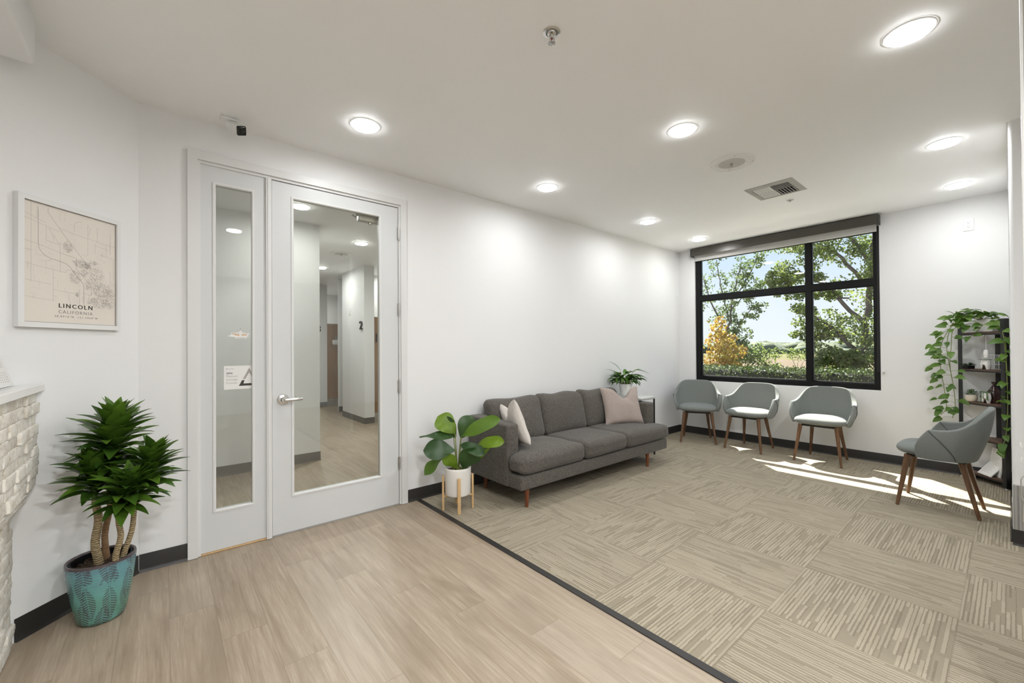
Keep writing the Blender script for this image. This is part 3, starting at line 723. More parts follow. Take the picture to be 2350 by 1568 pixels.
lamp(2.6, 10.8, 'added fill light beyond the far brown partition, hidden by the corridor walls', G3, 16.0)  # unseen lamp added to brighten the room behind the far partition
lamp(3.5, 7.65, 'added fill light, unseen beyond the brown partition at the door glass edge', G3, 12.0)  # likewise added out of sight, as fill behind the near partition

def speaker(x, y, label, parts=True):
    sp = thing('ceiling_speaker', label, 'speaker', (x, y, H)); r = 0.160
    mb = MB(); mb.lathe([(r,-0.0005),(r,-0.006),(r-0.004,-0.009),(0.098,-0.009),(0.094,-0.006),(0.094,-0.0005)], 56); mb.build('ring', M['plastic'], sp)
    q = NT('perforated_grille'); q.set(0.5); v = q.obj(); X, Y, Z = q.xyz(v)
    fx = q.math('SUBTRACT', q.math('FRACT', q.math('MULTIPLY', X, 160.0)), 0.5); fy = q.math('SUBTRACT', q.math('FRACT', q.math('MULTIPLY', Y, 160.0)), 0.5)
    dd = q.math('LESS_THAN', q.math('SQRT', q.math('ADD', q.math('MULTIPLY', fx, fx), q.math('MULTIPLY', fy, fy))), 0.3)
    q.color(q.mix(dd, (0.68,0.67,0.64), (0.22,0.21,0.19)))
    mb = MB(); mb.lathe([(0,-0.0065),(0.0945,-0.0065),(0.0945,-0.002),(0,-0.002)], 48); mb.build('grille', q.mat, sp)
    mb = MB(); mb.lathe([(0,-0.034),(0.007,-0.034),(0.010,-0.028),(0.006,-0.024),(0.012,-0.016),(0.012,-0.006),(0,-0.006)], 14); mb.build('centre_clip', M['greymetal'], sp)
    for a in range(8):
        rr = 0.107 if a % 2 else 0.146; th = R(30+90*(a//2))
        mb = MB(); mb.lathe([(0,-0.0105),(0.0032,-0.0105),(0.0038,-0.009),(0,-0.009)], 10, c=(rr*math.cos(th), rr*math.sin(th), 0)); mb.build('screw', M['greymetal'], sp)
speaker(3.437, 1.397, 'round white speaker with a perforated centre in the ceiling')
speaker(2.065, 6.497, 'round speaker in the corridor ceiling behind the door glass')

vt = thing('air_vent', 'square grey metal air vent with four louvred quarters in the ceiling', 'vent', (4.344, 1.383, H))
mb = MB(); o2, i2 = 0.207, 0.158
prof = [(o2,-0.0005),(o2,-0.004),(i2+0.012,-0.013),(i2,-0.013),(i2,-0.0005)]
vs = []; fs = []
for sx_, sy_ in ((-1,-1),(1,-1),(1,1),(-1,1)):
    for r_, z in prof: vs.append((sx_*r_, sy_*r_*0.93, z))
k = len(prof)
for j in range(4):
    for i in range(k-1): fs.append((j*k+i, ((j+1)%4)*k+i, ((j+1)%4)*k+i+1, j*k+i+1))
mb.add(vs, fs); mb.build('frame', M['greymetal'], vt, smooth=0)
mb = MB(); mb.box(-i2-0.001, i2+0.001, -i2*0.93-0.001, i2*0.93+0.001, -0.003, -0.0006); mb.build('duct_backing', M['black'], vt, smooth=0)
for qx, qy, al in ((-1,-1,'x'),(1,1,'x'),(-1,1,'y'),(1,-1,'y')):
    mb = MB(); n = 6; hw = i2/2-0.002; hh = i2*0.93/2-0.002; cx_, cy_ = qx*i2/2, qy*i2*0.93/2
    for i in range(n):
        t = (i+0.5)/n*2-1
        if al == 'x': mt = Matrix.Translation((cx_+t*hw, cy_, -0.008)) @ Matrix.Rotation(R(38*qx), 4, 'Y'); mb.box(-0.008, 0.008, -hh, hh, -0.0007, 0.0007, mat=mt)
        else: mt = Matrix.Translation((cx_, cy_+t*hh, -0.008)) @ Matrix.Rotation(R(-38*qy), 4, 'X'); mb.box(-hw, hw, -0.008, 0.008, -0.0007, 0.0007, mat=mt)
    mb.build('louvre', M['plastic'], vt, smooth=0)

def sprinkler(x, y, label, ring, dark=True):
    s = thing('fire_sprinkler', label, 'sprinkler', (x, y, H))
    mb = MB(); mb.lathe([(0.040,-0.0005),(0.040,-0.002),(0.032,-0.006),(0.026,-0.006),(0.024,-0.002),(0.024,-0.0005)], 32); mb.build('escutcheon', ring, s)
    if dark: mb = MB(); mb.lathe([(0,-0.001),(0.0235,-0.001),(0.020,-0.010),(0.010,-0.014),(0.009,-0.03),(0,-0.03)], 24)
    for sg in ((-1, 1) if dark else ()): mb.tube([(sg*0.010,0,-0.012),(sg*0.017,0,-0.024),(sg*0.014,0,-0.038),(0,0,-0.047)], 0.0025, 8)
    if dark: mb.build('body', M['chrome'], s)
    if not dark:
        mb = MB(); mb.box(-0.024,0.024,-0.004,0.004,-0.012,-0.009); mb.box(-0.004,0.004,-0.024,0.024,-0.012,-0.009); mb.tube([(0,0,-0.009),(0,0,-0.026)],0.004,8); mb.build('deflector', M['greymetal'], s); return
    mb = MB(); mb.tube([(0,0,-0.028),(0,0,-0.034),(0,0,-0.046)], [0.002,0.004,0.002], 10); mb.build('glass_bulb', simple('red_bulb', (0.25,0.015,0.01), 0.1), s)
    mb = MB()
    for a in range(8): mb.box(0.004, 0.018, -0.0035, 0.0035, -0.0505, -0.0490, mat=Matrix.Rotation(a*math.pi/4, 4, 'Z'))
    mb.lathe([(0,-0.053),(0.006,-0.051),(0.006,-0.047),(0,-0.047)], 12); mb.build('deflector', M['chrome'] if dark else M['greymetal'], s)
sprinkler(1.369, 1.339, 'chrome fire sprinkler with a red bulb at the top centre', M['chrome'])
sprinkler(4.752, 1.385, 'small sprinkler beside the air vent', M['plastic'], False)
sprinkler(1.60, 4.55, 'corridor sprinkler behind the top of the door glass', M['greymetal'], False)

# security camera
cm = thing('security_camera', 'white bullet security camera with a black face above the door', 'camera', (0.318, 3.13, H))
mb = MB(); mb.rbox((0,0,-0.008), (0.045,0.030,0.0075), 0.005); mb.build('mount_plate', M['plastic'], cm)
mb = MB(); mb.tube([(0.004,0,-0.012),(0.006,-0.004,-0.030)], [0.016,0.012], 14); mb.rbox((0.014,-0.01,-0.034), (0.016,0.007,0.013), 0.004); mb.build('bracket', M['plastic'], cm)
d_ = Vector((0.50, -0.70, -0.50)).normalized()
mt = Matrix.Translation((0.030,-0.045,-0.066)) @ d_.to_track_quat('X', 'Z').to_matrix().to_4x4() @ Matrix.Rotation(R(27), 4, 'X')
mb = MB(); mb.rbox((-0.005,0,0), (0.055,0.0275,0.0275), 0.012, 2, 4, mat=mt, fn=lambda q: Vector((q.x, q.y*(0.86+0.14*min(1,(q.x+0.055)/0.05)), q.z*(0.86+0.14*min(1,(q.x+0.055)/0.05))))); mb.build('housing', M['plastic'], cm, smooth=60)
mb = MB(); mb.rbox((0.046,0,0), (0.010,0.0285,0.0285), 0.009, 1, 4, mat=mt)
fc = mb.build('face_plate', simple('gloss_black', (0.008,0.008,0.008), 0.12), cm, smooth=60)
mb = MB(); Ry = Matrix.Rotation(R(90), 4, 'Y')
mb.lathe([(0,0.0015),(0.005,0.001),(0.0065,0.0035),(0.012,0.0035),(0.0125,0.0),(0,0.0)], 24, mat=mt @ Matrix.Translation((0.0555,0,0)) @ Ry); mb.build('lens', simple('lens_glass', (0.03,0.03,0.03), 0.05), fc)

# wall outlet high on the window wall
ol = thing('wall_outlet', 'white duplex outlet plate high on the window wall', 'outlet', (XB, 0.2545, 2.475), R(-90))
mb = MB(); mb.rbox((0,-0.003,0), (0.0365,0.003,0.0585), 0.0025); mb.build('cover_plate', M['plastic'], ol)
for dz in (-0.0195, 0.0195):
    mb = MB(); mb.lathe([(0,0.0085),(0.0165,0.0085),(0.0172,0.005),(0,0.005)], 24, mat=Matrix.Translation((0,0,dz)) @ RX)
    rc = mb.build('socket', M['white'], ol)
    mb = MB(); mb.box(-0.0075,-0.0055,-0.0092,-0.0084,dz,dz+0.008); mb.box(0.0055,0.0075,-0.0092,-0.0084,dz,dz+0.007); mb.box(-0.002,0.002,-0.0092,-0.0084,dz-0.009,dz-0.005); mb.build('slot', M['ink'], rc, smooth=0)

# ------------------------------------------------------------------ right edge: guard on the wall end, tall rack edge with its added shading panel
cg = thing('corner_guard', 'grey ribbed metal guard low on the rounded wall end', 'corner guard', (4.2095, -0.10, 0.0))
mb = MB(); mb.box(-0.008, -0.0005, -0.9, 0.100, 0.104, 0.390)
for y in (-0.03, 0.02, 0.07, 0.088): mb.rbox((-0.010,y,0.247), (0.004,0.006,0.142), 0.003)
mb.build('panel', M['greymetal'], cg, smooth=0)
rk = thing('display_rack', 'grey panel edge with white wire hooks, panel deepened unseen to shade the wall', 'rack', (2.25, -0.030, 0.0))
mb = MB(); mb.box(-0.02, 0.02, -1.20, -0.0075, 0.003, 2.735); mb.build('panel', M['greymetal'], rk, smooth=0)  # extended out of view to keep lamp light off the wall end
mb = MB(); mb.rbox((0,-0.0035,1.371), (0.022,0.0035,1.368), 0.002); mb.build('edge_strip', M['white'], rk)
for z, y2 in ((0.950, 0.012), (0.898, 0.010)):
    mb = MB(); mb.tube([(0,-0.001,z-0.010),(0,y2-0.003,z-0.009),(0,y2,z-0.004),(0,y2,z+0.009)], 0.0021, 8); mb.build('hook', M['plastic'], rk)
mb = MB(); mb.tube([(0,-0.001,0.846),(0,0.008,0.842),(0,0.012,0.830),(0,0.012,0.775),(0,0.007,0.760),(0,-0.001,0.757)], 0.0018, 8); mb.build('wire_handle', M['chrome'], rk)
mb = MB(); mb.tube([(0,-0.001,0.752),(0,0.006,0.748),(0,0.0085,0.735),(0,0.0085,0.690),(0,-0.001,0.672)], 0.0018, 8); mb.build('wire_handle', M['chrome'], rk)

# ------------------------------------------------------------------ things in the corridor
for (x0, x1, y, z1, lab) in ((2.84, 3.3, 9.915, 1.872, 'maple brown partition panel seen at the far end of the corridor'), (2.834, 3.6, 7.20, 1.858, 'maple brown partition panel at the right edge of the door glass')):
    p_ = thing('wood_partition', lab, 'partition', (x0, y, 0), 0, 'wood partitions in the corridor')
    mb = MB(); mb.box(0, x1-x0, 0, 0.04, 0.165, z1); mb.build('panel', M['cabwood'], p_, smooth=0)
    mb = MB(); mb.box(0, x1-x0, -0.002, 0.042, 0.004, 0.167); mb.build('kick_plate', M['steel'], p_, smooth=0)
ds = thing('wall_dispenser', 'small white rounded dispenser on the far brown partition', 'dispenser', (3.02, 9.91, 1.45))
mb = MB(); mb.rbox((0,-0.045,0), (0.085,0.045,0.06), 0.03); mb.build('body', M['plastic'], ds)
mb = MB(); mb.rbox((0,-0.035,0.10), (0.022,0.022,0.05), 0.01); mb.build('pump', M['ink_grey'], ds)
dn = thing('door_pull', 'dark oval pull on the brown partition nearest the glass edge', 'door pull', (2.885, 7.199, 1.49))
mb = MB(); mb.rbox((0,-0.012,0), (0.012,0.012,0.075), 0.011); mb.build('grip', M['black'], dn)
def room_number(txt, x, y, z, rz, label):
    t = thing('room_number', label, 'sign', (x, y, z), rz)
    mb = MB(); text_into(mb, txt, 0.21, 0, -0.014, -0.075, thick=0.012, stretch=1.35); mb.build('digit', M['black'], t, smooth=0, weld=False)
room_number('2', 2.6545, 7.27, 1.71, R(-90), 'black room number 2 on the corridor column')
room_number('3', 2.655, 9.929, 1.75, 0, 'black room number half hidden by the corridor wall edge')
sw_ = thing('light_switch', 'white light switch plate on the corridor column left of the number', 'switch', (2.6545, 7.86, 1.98), R(-90))
mb = MB(); mb.rbox((0,-0.004,0), (0.036,0.004,0.058), 0.003); mb.build('plate', M['plastic'], sw_)
mb = MB(); mb.rbox((0,-0.009,0), (0.010,0.004,0.02), 0.002); mb.build('toggle', M['plastic'], sw_)
# ------------------------------------------------------------------ sofa
sf = thing('sofa', 'long charcoal grey three seat sofa against the white wall', 'sofa', (3.2575, 2.85, 0))
def sb(name, x0, x1, y0, y1, z0, z1, r, n=3, k=3, bul=(0,0,0), nz=0.0, nf=5, fn=None, seed=1, mat='sofa', parent=None, sub=0):
    mb = MB(); mb.rbox(((x0+x1)/2-3.2575, (y0+y1)/2-2.85, (z0+z1)/2), ((x1-x0)/2, (y1-y0)/2, (z1-z0)/2), r, n, k, bul, nz, nf, fn=fn, seed=seed)
    return mb.build(name, M[mat], parent or sf, smooth=180, sub=sub)
sb('base', 2.170, 4.352, 2.492, 3.19, 0.152, 0.262, 0.016)
arm_fn = lambda q: Vector((q.x, q.y, q.z+0.026*(q.y+0.3)/0.6*(1 if q.z > 0 else 0)))
sb('arm', 2.156, 2.290, 2.655, 3.215, 0.150, 0.655, 0.022, fn=arm_fn)
sb('arm', 4.226, 4.360, 2.655, 3.215, 0.150, 0.655, 0.022)
sb('back_frame', 2.16, 4.356, 3.10, 3.225, 0.20, 0.675, 0.02)
def seat(x0, x1, ex0, ex1, seed):
    cx, hx = (x0+x1)/2, (x1-x0)/2; y0, y1 = 2.470, 3.085
    def fn(q):
        # q local to cushion centre; widen the front part
        yy = q.y+(y0+y1)/2
        if yy < 2.652:
            t = 1.0
            if q.x < 0: q.x = -hx+(q.x+hx) - (x0-ex0)*t*max(0,(-q.x/hx))**3
            else: q.x = q.x + (ex1-x1)*t*(q.x/hx)**3
        sgn = 1 if q.z > 0 else -1
        return q
    return sb('seat_cushion', x0, x1, y0, y1, 0.272, 0.424, 0.05, 14, 4, (0.0,0.010,0.016), 0.006, 5, fn=fn, seed=seed)
seat(2.293, 2.936, 2.160, 2.936, 1); seat(2.939, 3.578, 2.939, 3.578, 2); seat(3.581, 4.223, 3.581, 4.395, 3)
for i, (x0, x1) in enumerate(((2.292, 2.934), (2.938, 3.576), (3.580, 4.222))):
    cx = (x0+x1)/2-3.2575
    def bf(q, i=i):
        lean = math.tan(R(15)); q.y += lean*(q.z)
        u = q.x/0.32; 
        if q.z > 0: q.z += 0.012*(u*u)*(q.z/0.19) - 0.006*math.cos(u*5+i)*(q.z/0.19)
        return q
    mb = MB(); mb.rbox((cx, 3.090-2.85, 0.605), (0.322, 0.075, 0.192), 0.055, 8, 4, (0,0.045,0.008), 0.010, 4.5, fn=bf, seed=i*5+2); mb.build('back_cushion', M['sofa'], sf, smooth=180)
for x, y in ((2.26,2.53),(4.01,2.53),(2.28,3.117),(4.01,3.117)):
    mb = MB(); mb.lathe([(0,0.002),(0.012,0.002),(0.0215,0.152),(0,0.152)], 20, c=(x-3.2575,y-2.85,0)); mb.build('leg', M['redwood'], sf)
mb = MB()
mb.tube([(2.156-3.2575,2.690-2.85,0.262),(2.1545-3.2575,2.690-2.85,0.45),(2.156-3.2575,2.690-2.85,0.64)], 0.0028, 6)
mb.build('seam_piping', M['sofa'], sf)

def throw_pillow(name, label, mat, mtx, hw, hh, th, chop, seed):
    t = thing(name, label, 'pillow'); t.matrix_world = mtx
    n = 25
    def P(s):
        def f(u, v):
            a, b = u*2-1, v*2-1
            ex = 1-abs(a)**2.2; ey = 1-abs(b)**2.2
            pin = 1-0.10*(1-abs(b)**2)*0 - 0.075*(1-a*a)*abs(b)**2
            x = a*hw*(1-0.085*(1-b*b)*abs(a)**1.5); z = b*hh*(1-0.085*(1-a*a)*abs(b)**1.5)
            d = th*(max(0,ex)*max(0,ey))**0.42
            if b > 0:                      # chop in the top edge
                w = math.exp(-((a-0.12)/0.34)**2); z -= chop*w*b*b; d *= 1-0.55*w*b
            nn = mnoise.noise(Vector((x*9+seed, z*9, s*3.0)))*0.010*(1 if d > 0.004 else 0)
            crease = 0.014*math.exp(-((a-0.12-0.25*(1-b))/0.10)**2)*max(0,b)
            crease += 0.009*math.exp(-((a+0.35*(1-b)-0.05)/0.08)**2)*max(0,b)
            return (x, s*max(0.003, d+nn-crease), z)
        return f
    mb = MB(); mb.grid(P(-1), n, n); mb.grid(P(1), n, n, flip=True)
    # close the rim
    def rim(i, j, s): u, v = i/(n-1), j/(n-1); return P(s)(u, v)
    loop = [(i,0) for i in range(n)]+[(n-1,j) for j in range(1,n)]+[(i,n-1) for i in range(n-2,-1,-1)]+[(0,j) for j in range(n-2,0,-1)]
    vs = [rim(i,j,-1) for i,j in loop]+[rim(i,j,1) for i,j in loop]; k = len(loop)
    mb.add(vs, [(i,(i+1)%k,k+(i+1)%k,k+i) for i in range(k)])
    mb.build('cover', mat, t, smooth=180, sub=1)
    return t
# right pillow leans on the last back cushion, left one leans on the left arm
mt = Matrix.Translation((4.02, 2.86, 0.628)) @ Matrix.Rotation(R(-24), 4, 'Z') @ Matrix.Rotation(R(-19), 4, 'X')
throw_pillow('throw_pillow', 'dusty blush velvet pillow with a chopped top at the right end of the sofa', M['pillow'], mt, 0.245, 0.222, 0.07, 0.15, 2.0)
mt = Matrix.Translation((2.392, 2.84, 0.622)) @ Matrix.Rotation(R(74), 4, 'Z') @ Matrix.Rotation(R(-16), 4, 'X') @ Matrix.Rotation(R(13), 4, 'Y')
throw_pillow('throw_pillow', 'pale cream velvet pillow leaning on the left sofa arm', M['pillow2'], mt, 0.205, 0.205, 0.065, 0.13, 9.0)

# ------------------------------------------------------------------ armchairs
def make_chair(label):
    t = thing('armchair', label, 'chair', (0,0,0), 0, 'grey green armchairs with walnut legs')
    K = [  # u, bottom point, top point (front is +x)
        (0.00, (-0.205,0.000,0.405), (-0.287,0.000,0.816)), (0.18, (-0.202,0.095,0.405), (-0.285,0.100,0.816)),
        (0.31, (-0.180,0.165,0.405), (-0.274,0.178,0.808)), (0.42, (-0.140,0.212,0.405), (-0.242,0.228,0.768)), (0.52, (-0.095,0.238,0.405), (-0.198,0.258,0.716)),
        (0.63, (-0.045,0.252,0.405), (-0.145,0.278,0.673)), (0.75, (0.010,0.259,0.405), (-0.085,0.291,0.652)),
        (0.88, (0.062,0.262,0.407), (-0.025,0.297,0.647)), (1.00, (0.108,0.260,0.412), (0.030,0.297,0.648))]
    def samp(u):
        a = abs(u); sg = 1 if u >= 0 else -1
        for (u0,b0,t0),(u1,b1,t1) in zip(K[:-1],K[1:]):
            if a <= u1+1e-9:
                f = (a-u0)/(u1-u0); b = Vector(b0).lerp(Vector(b1), f); tt = Vector(t0).lerp(Vector(t1), f); break
        return Vector((b.x, b.y*sg, b.z)), Vector((tt.x, tt.y*sg, tt.z))
    us = [-k[0] for k in reversed(K)]+[k[0] for k in K[1:]]
    def surf(u, v, off=0.0):
        b, tp = samp(u); p = b.lerp(tp, v)
        ctr = Vector((0.03, 0, p.z)); o = Vector((p.x-0.03, p.y, 0))
        if o.length > 1e-6: o.normalize()
        p = p + o*(0.022*math.sin(math.pi*min(1,v*0.9))+off)
        if abs(u) > 0.8: p.x += 0.030*math.sin(math.pi*v)*(abs(u)-0.8)/0.2
        return p
    nv = 7; mb = MB(); vs = []; fs = []
    for u in us:
        for j in range(nv): vs.append(surf(u, j/(nv-1)))
    for i in range(len(us)-1):
        for j in range(nv-1): fs.append((i*nv+j, (i+1)*nv+j, (i+1)*nv+j+1, i*nv+j+1))
    mb.add(vs, fs); 
    o = mb.build('backrest_shell', M['chair'], t, smooth=180, recalc=False)
    # thickness towards the sitter, then rounded
    md = o.modifiers.new('solid', 'SOLIDIFY'); md.thickness = 0.038; md.offset = 1
    md = o.modifiers.new('bev', 'BEVEL'); md.width = 0.012; md.segments = 3; md.limit_method = 'ANGLE'; md.angle_limit = R(50)
    md = o.modifiers.new('sub', 'SUBSURF'); md.levels = 1; md.render_levels = 2
    # seam piping running down from each arm tip, outside and inside
    for sg in (-1, 1):
        mb = MB()
        for off in (0.0008, -0.0385):
            P = []
            for i in range(13):
                f = i/12; u = sg*(0.975-0.47*f**0.9); v = 0.955-0.90*f; P.append(surf(u, v, off))
            mb.tube(P, 0.0030, 6)
        mb.build('piping', M['piping'], t)
    # seat cushion
    def seatf(u, v):
        th = 2*math.pi*u; c, s_ = math.cos(th), math.sin(th)
        ph = (v-0.5)*math.pi; rr = max(0.0, math.cos(ph))**0.35; zz = math.sin(ph)
        ex = 2/3.5
        x = 0.022+0.226*math.copysign(abs(c)**ex, c)*rr; y = 0.240*math.copysign(abs(s_)**ex, s_)*rr
        if x < -0.02: y *= 1-0.55*((-0.02-x)/0.17)**2*0.6
        z = 0.452+0.047*math.copysign(abs(zz)**0.8, zz)
        if zz > 0: z += 0.010*(1-min(1,(x/0.25)**2))*(1-min(1,(y/0.23)**2))
        if zz < 0: z += 0.008
        return (x, y, z)
    mb = MB(); mb.grid(seatf, 40, 15, cu=True); mb.build('seat', M['chair'], t, smooth=180)
    mb = MB(); mb.rbox((0.01,0,0.404), (0.17,0.16,0.010), 0.008); mb.build('seat_frame', M['blackmetal'], t)
    for x, y, tx, ty in ((0.225,0.216,0.165,0.165),(0.225,-0.216,0.165,-0.165),(-0.220,0.176,-0.125,0.125),(-0.220,-0.176,-0.125,-0.125)):
        mb = MB(); mb.tube([(x,y,0.003),(tx*0.55+x*0.45,ty*0.55+y*0.45,0.22),(tx,ty,0.412)], [0.0115,0.0165,0.0215], 16); mb.build('leg', M['walnut'], t)
    return t
ch = make_chair('armchair under the right part of the window, its whole seat in sunlight')
ch.location = (5.70, 1.372, 0.002); ch.rotation_euler = (0,0,R(180))
clone(ch, (5.70, 2.126, 0.002), R(180-3), 'armchair under the middle of the window, seat half in sunlight')
clone(ch, (5.665, 2.79, 0.002), R(180+28), 'turned armchair in the corner beyond the sofa, wholly in shade')
clone(ch, (4.775, 0.372, 0.002), R(90-2), 'armchair seen from the side in front of the plant shelf')

# ------------------------------------------------------------------ plants
def leaf(mb, base, d, L, W, up=(0,0,1), bend=0.6, fold=0.25, n=7, shape='lance', m=0, twist=0.0, wave=0.0, curl=0.0):
    p = Vector(base); d = Vector(d).normalized(); up = Vector(up)
    sd = d.cross(up)
    if sd.length < 1e-3: sd = d.cross(Vector((1,0,0)))
    sd.normalize()
    if twist: sd = Matrix.Rotation(twist, 3, d) @ sd
    vs = []
    for i in range(n+1):
        t = i/n
        if shape == 'lance': w = (math.sin(math.pi*min(1, t**0.75*0.96+0.04)))**0.8*(1-0.25*t)
        elif shape == 'ovate': w = math.sin(math.pi*t**0.62)**0.75
        elif shape == 'fiddle': w = math.sin(math.pi*t**1.15)**0.6*(0.62+0.5*t)
        elif shape == 'heart': w = math.sin(math.pi*(0.06+0.94*t)**0.55)**0.8
        else: w = math.sin(math.pi*t)
        if i == n: w = 0.02
        w = max(w, 0.05)*W/2
        nrm = sd.cross(d).normalized()
        wv = math.sin(t*9+L*50)*wave
        f2 = fold
        vs += [p - sd*w*math.cos(f2) + nrm*(w*math.sin(f2)+wv), p + nrm*(-curl*0), p + sd*w*math.cos(f2) + nrm*(w*math.sin(f2)-wv)]
        ang = -bend/n
        rot = Matrix.Rotation(ang, 3, sd); d = rot @ d; p = p + d*(L/n)
    fs = []
    for i in range(n):
        a = i*3
        fs += [(a,a+1,a+4,a+3),(a+1,a+2,a+5,a+4)]
    mb.add(vs, fs, m)
    return p

M['drac'] = leafmat('dracaena_leaf', (0.032,0.085,0.010), (0.135,0.265,0.028), 0.26, 0.24)
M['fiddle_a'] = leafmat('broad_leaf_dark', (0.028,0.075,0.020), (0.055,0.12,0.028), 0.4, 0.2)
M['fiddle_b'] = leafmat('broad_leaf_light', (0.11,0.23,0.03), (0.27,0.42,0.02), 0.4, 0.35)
M['lily'] = leafmat('lily_leaf', (0.025,0.075,0.012), (0.11,0.25,0.03), 0.35, 0.3)
M['pothos'] = leafmat('pothos_leaf', (0.075,0.17,0.025), (0.17,0.30,0.05), 0.4, 0.35)
M['succ'] = leafmat('succulent_leaf', (0.10,0.19,0.08), (0.24,0.36,0.17), 0.5, 0.2)
M['vine'] = simple('vine_stem', (0.20,0.24,0.06), 0.6)

# dracaena in the glazed pot
dp = thing('potted_dracaena', 'bushy dracaena with four canes in a teal patterned glazed pot', 'plant', (-0.232, 2.843, 0.0005), VIEW)
q = NT('teal_fern_glaze'); q.set(0.16, 0, 0.6); v = q.obj(); X, Y, Z = q.xyz(v)
ang = q.math('DIVIDE', q.math('ARCTAN2', Y, X), 2*math.pi)
def ferns(count, phase, zoff, slope):
    uu = q.math('ADD', q.math('MULTIPLY', ang, count), q.math('ADD', phase, q.math('MULTIPLY', Z, slope)))
    row = q.math('FLOOR', uu); c = q.math('SUBTRACT', q.math('FRACT', uu), 0.5)
    rn = q.white(q.comb(row, phase, 2.0))
    ph = q.math('FRACT', q.math('ADD', q.math('MULTIPLY', Z, 5.6), q.math('ADD', zoff, q.math('MULTIPLY', rn, 0.9))))
    wid = q.math('MULTIPLY', q.math('SINE', q.math('MULTIPLY', ph, math.pi)), 0.36)
    ac = q.math('ABSOLUTE', c)
    inside = q.math('LESS_THAN', ac, wid)
    teeth = q.math('SINE', q.math('ADD', q.math('MULTIPLY', Z, 520.0), q.math('MULTIPLY', ac, 24.0)))
    vein = q.math('LESS_THAN', ac, 0.018)
    return q.math('MULTIPLY', inside, q.math('MULTIPLY', q.math('GREATER_THAN', teeth, 0.0), q.math('SUBTRACT', 1.0, vein)))
f1 = ferns(9.0, 0.15, 0.1, 0.9); f2 = ferns(8.0, 0.55, 0.55, -1.6)
blot = q.noise(v, 9, 2)
pat = q.math('MAXIMUM', f1, q.math('MULTIPLY', f2, q.math('GREATER_THAN', blot, 0.45)))
gz = q.ramp(q.math('ADD', q.math('MULTIPLY', Z, 3.2), q.math('MULTIPLY', q.math('SUBTRACT', q.noise(v, 6, 3), 0.5), 0.5)), [(0.05, (0.10,0.24,0.165)), (0.45, (0.13,0.33,0.29)), (0.8, (0.13,0.30,0.34)), (0.97, (0.10,0.17,0.22))])
gz = q.mix(q.ramp(q.noise(v, 14, 3), [(0.45,(0,0,0)),(0.75,(0.6,0.6,0.6))]), gz, (0.16,0.40,0.40))
col = q.mix(q.math('MULTIPLY', pat, q.math('ADD', 0.45, q.math('MULTIPLY', q.noise(v, 11, 2), 0.6))), gz, (0.062,0.045,0.058))
col = q.mix(q.math('GREATER_THAN', Z, 0.283), col, (0.075,0.055,0.060)); q.color(col)
q.bump(q.math('ADD', q.math('MULTIPLY', pat, -0.6), q.math('MULTIPLY', q.noise(q.mapping(v,(1,1,14)), 12, 2), 0.4)), 0.7, 0.006); M['glaze'] = q.mat
mb = MB(); mb.lathe([(0,0.0),(0.070,0.0),(0.082,0.004),(0.090,0.02),(0.104,0.10),(0.1185,0.19),(0.1245,0.25),(0.1265,0.275),(0.1275,0.286),(0.1255,0.294),(0.119,0.295),(0.1145,0.290),(0.1135,0.27),(0.112,0.245),(0,0.245)], 72)
mb.build('pot', M['glaze'], dp, smooth=60)
mb = MB(); mb.lathe([(0.1115,0.236),(0.110,0.288),(0.106,0.289),(0.104,0.25),(0.104,0.236)], 56); mb.build('liner', M['black'], dp)
def soilf(u, v):
    r = 0.106*v; th = 2*math.pi*u; x, y = r*math.cos(th), r*math.sin(th)
    return (x, y, 0.252+0.014*(1-v*v)+0.010*mnoise.noise(Vector((x*60,y*60,3))))
mb = MB(); mb.grid(soilf, 48, 14, cu=True)
rs = random.Random(3)
for i in range(170):
    a, r = rs.uniform(0, 6.28), 0.1*math.sqrt(rs.random())
    mt = Matrix.Translation((r*math.cos(a), r*math.sin(a), 0.264+rs.uniform(-0.004,0.006))) @ Matrix.Rotation(rs.uniform(0,6),4,'Z') @ Matrix.Rotation(rs.uniform(-.7,.7),4,'X')
    mb.box(-0.007, 0.007, -0.003, 0.003, -0.0015, 0.0015, mat=mt)
mb.build('soil', M['soil'], dp, smooth=30)
q = NT('ringed_cane'); q.set(0.7); v = q.obj(); X, Y, Z = q.xyz(v)
rg = q.math('SINE', q.math('ADD', q.math('MULTIPLY', Z, 620.0), q.math('MULTIPLY', q.noise(v, 60, 3), 11.0)))
q.color(q.ramp(rg, [(0.25, (0.40,0.31,0.175)), (0.6, (0.30,0.22,0.115)), (0.85, (0.075,0.06,0.03))])); q.bump(rg, 0.4, 0.003); M['cane'] = q.mat
q = NT('ringed_cane_brown'); q.set(0.7); v = q.obj(); rg = q.noise(q.mapping(v,(20,20,90)), 2, 3)
q.color(q.ramp(rg, [(0.3, (0.16,0.085,0.04)), (0.7, (0.33,0.20,0.10))])); M['cane2'] = q.mat
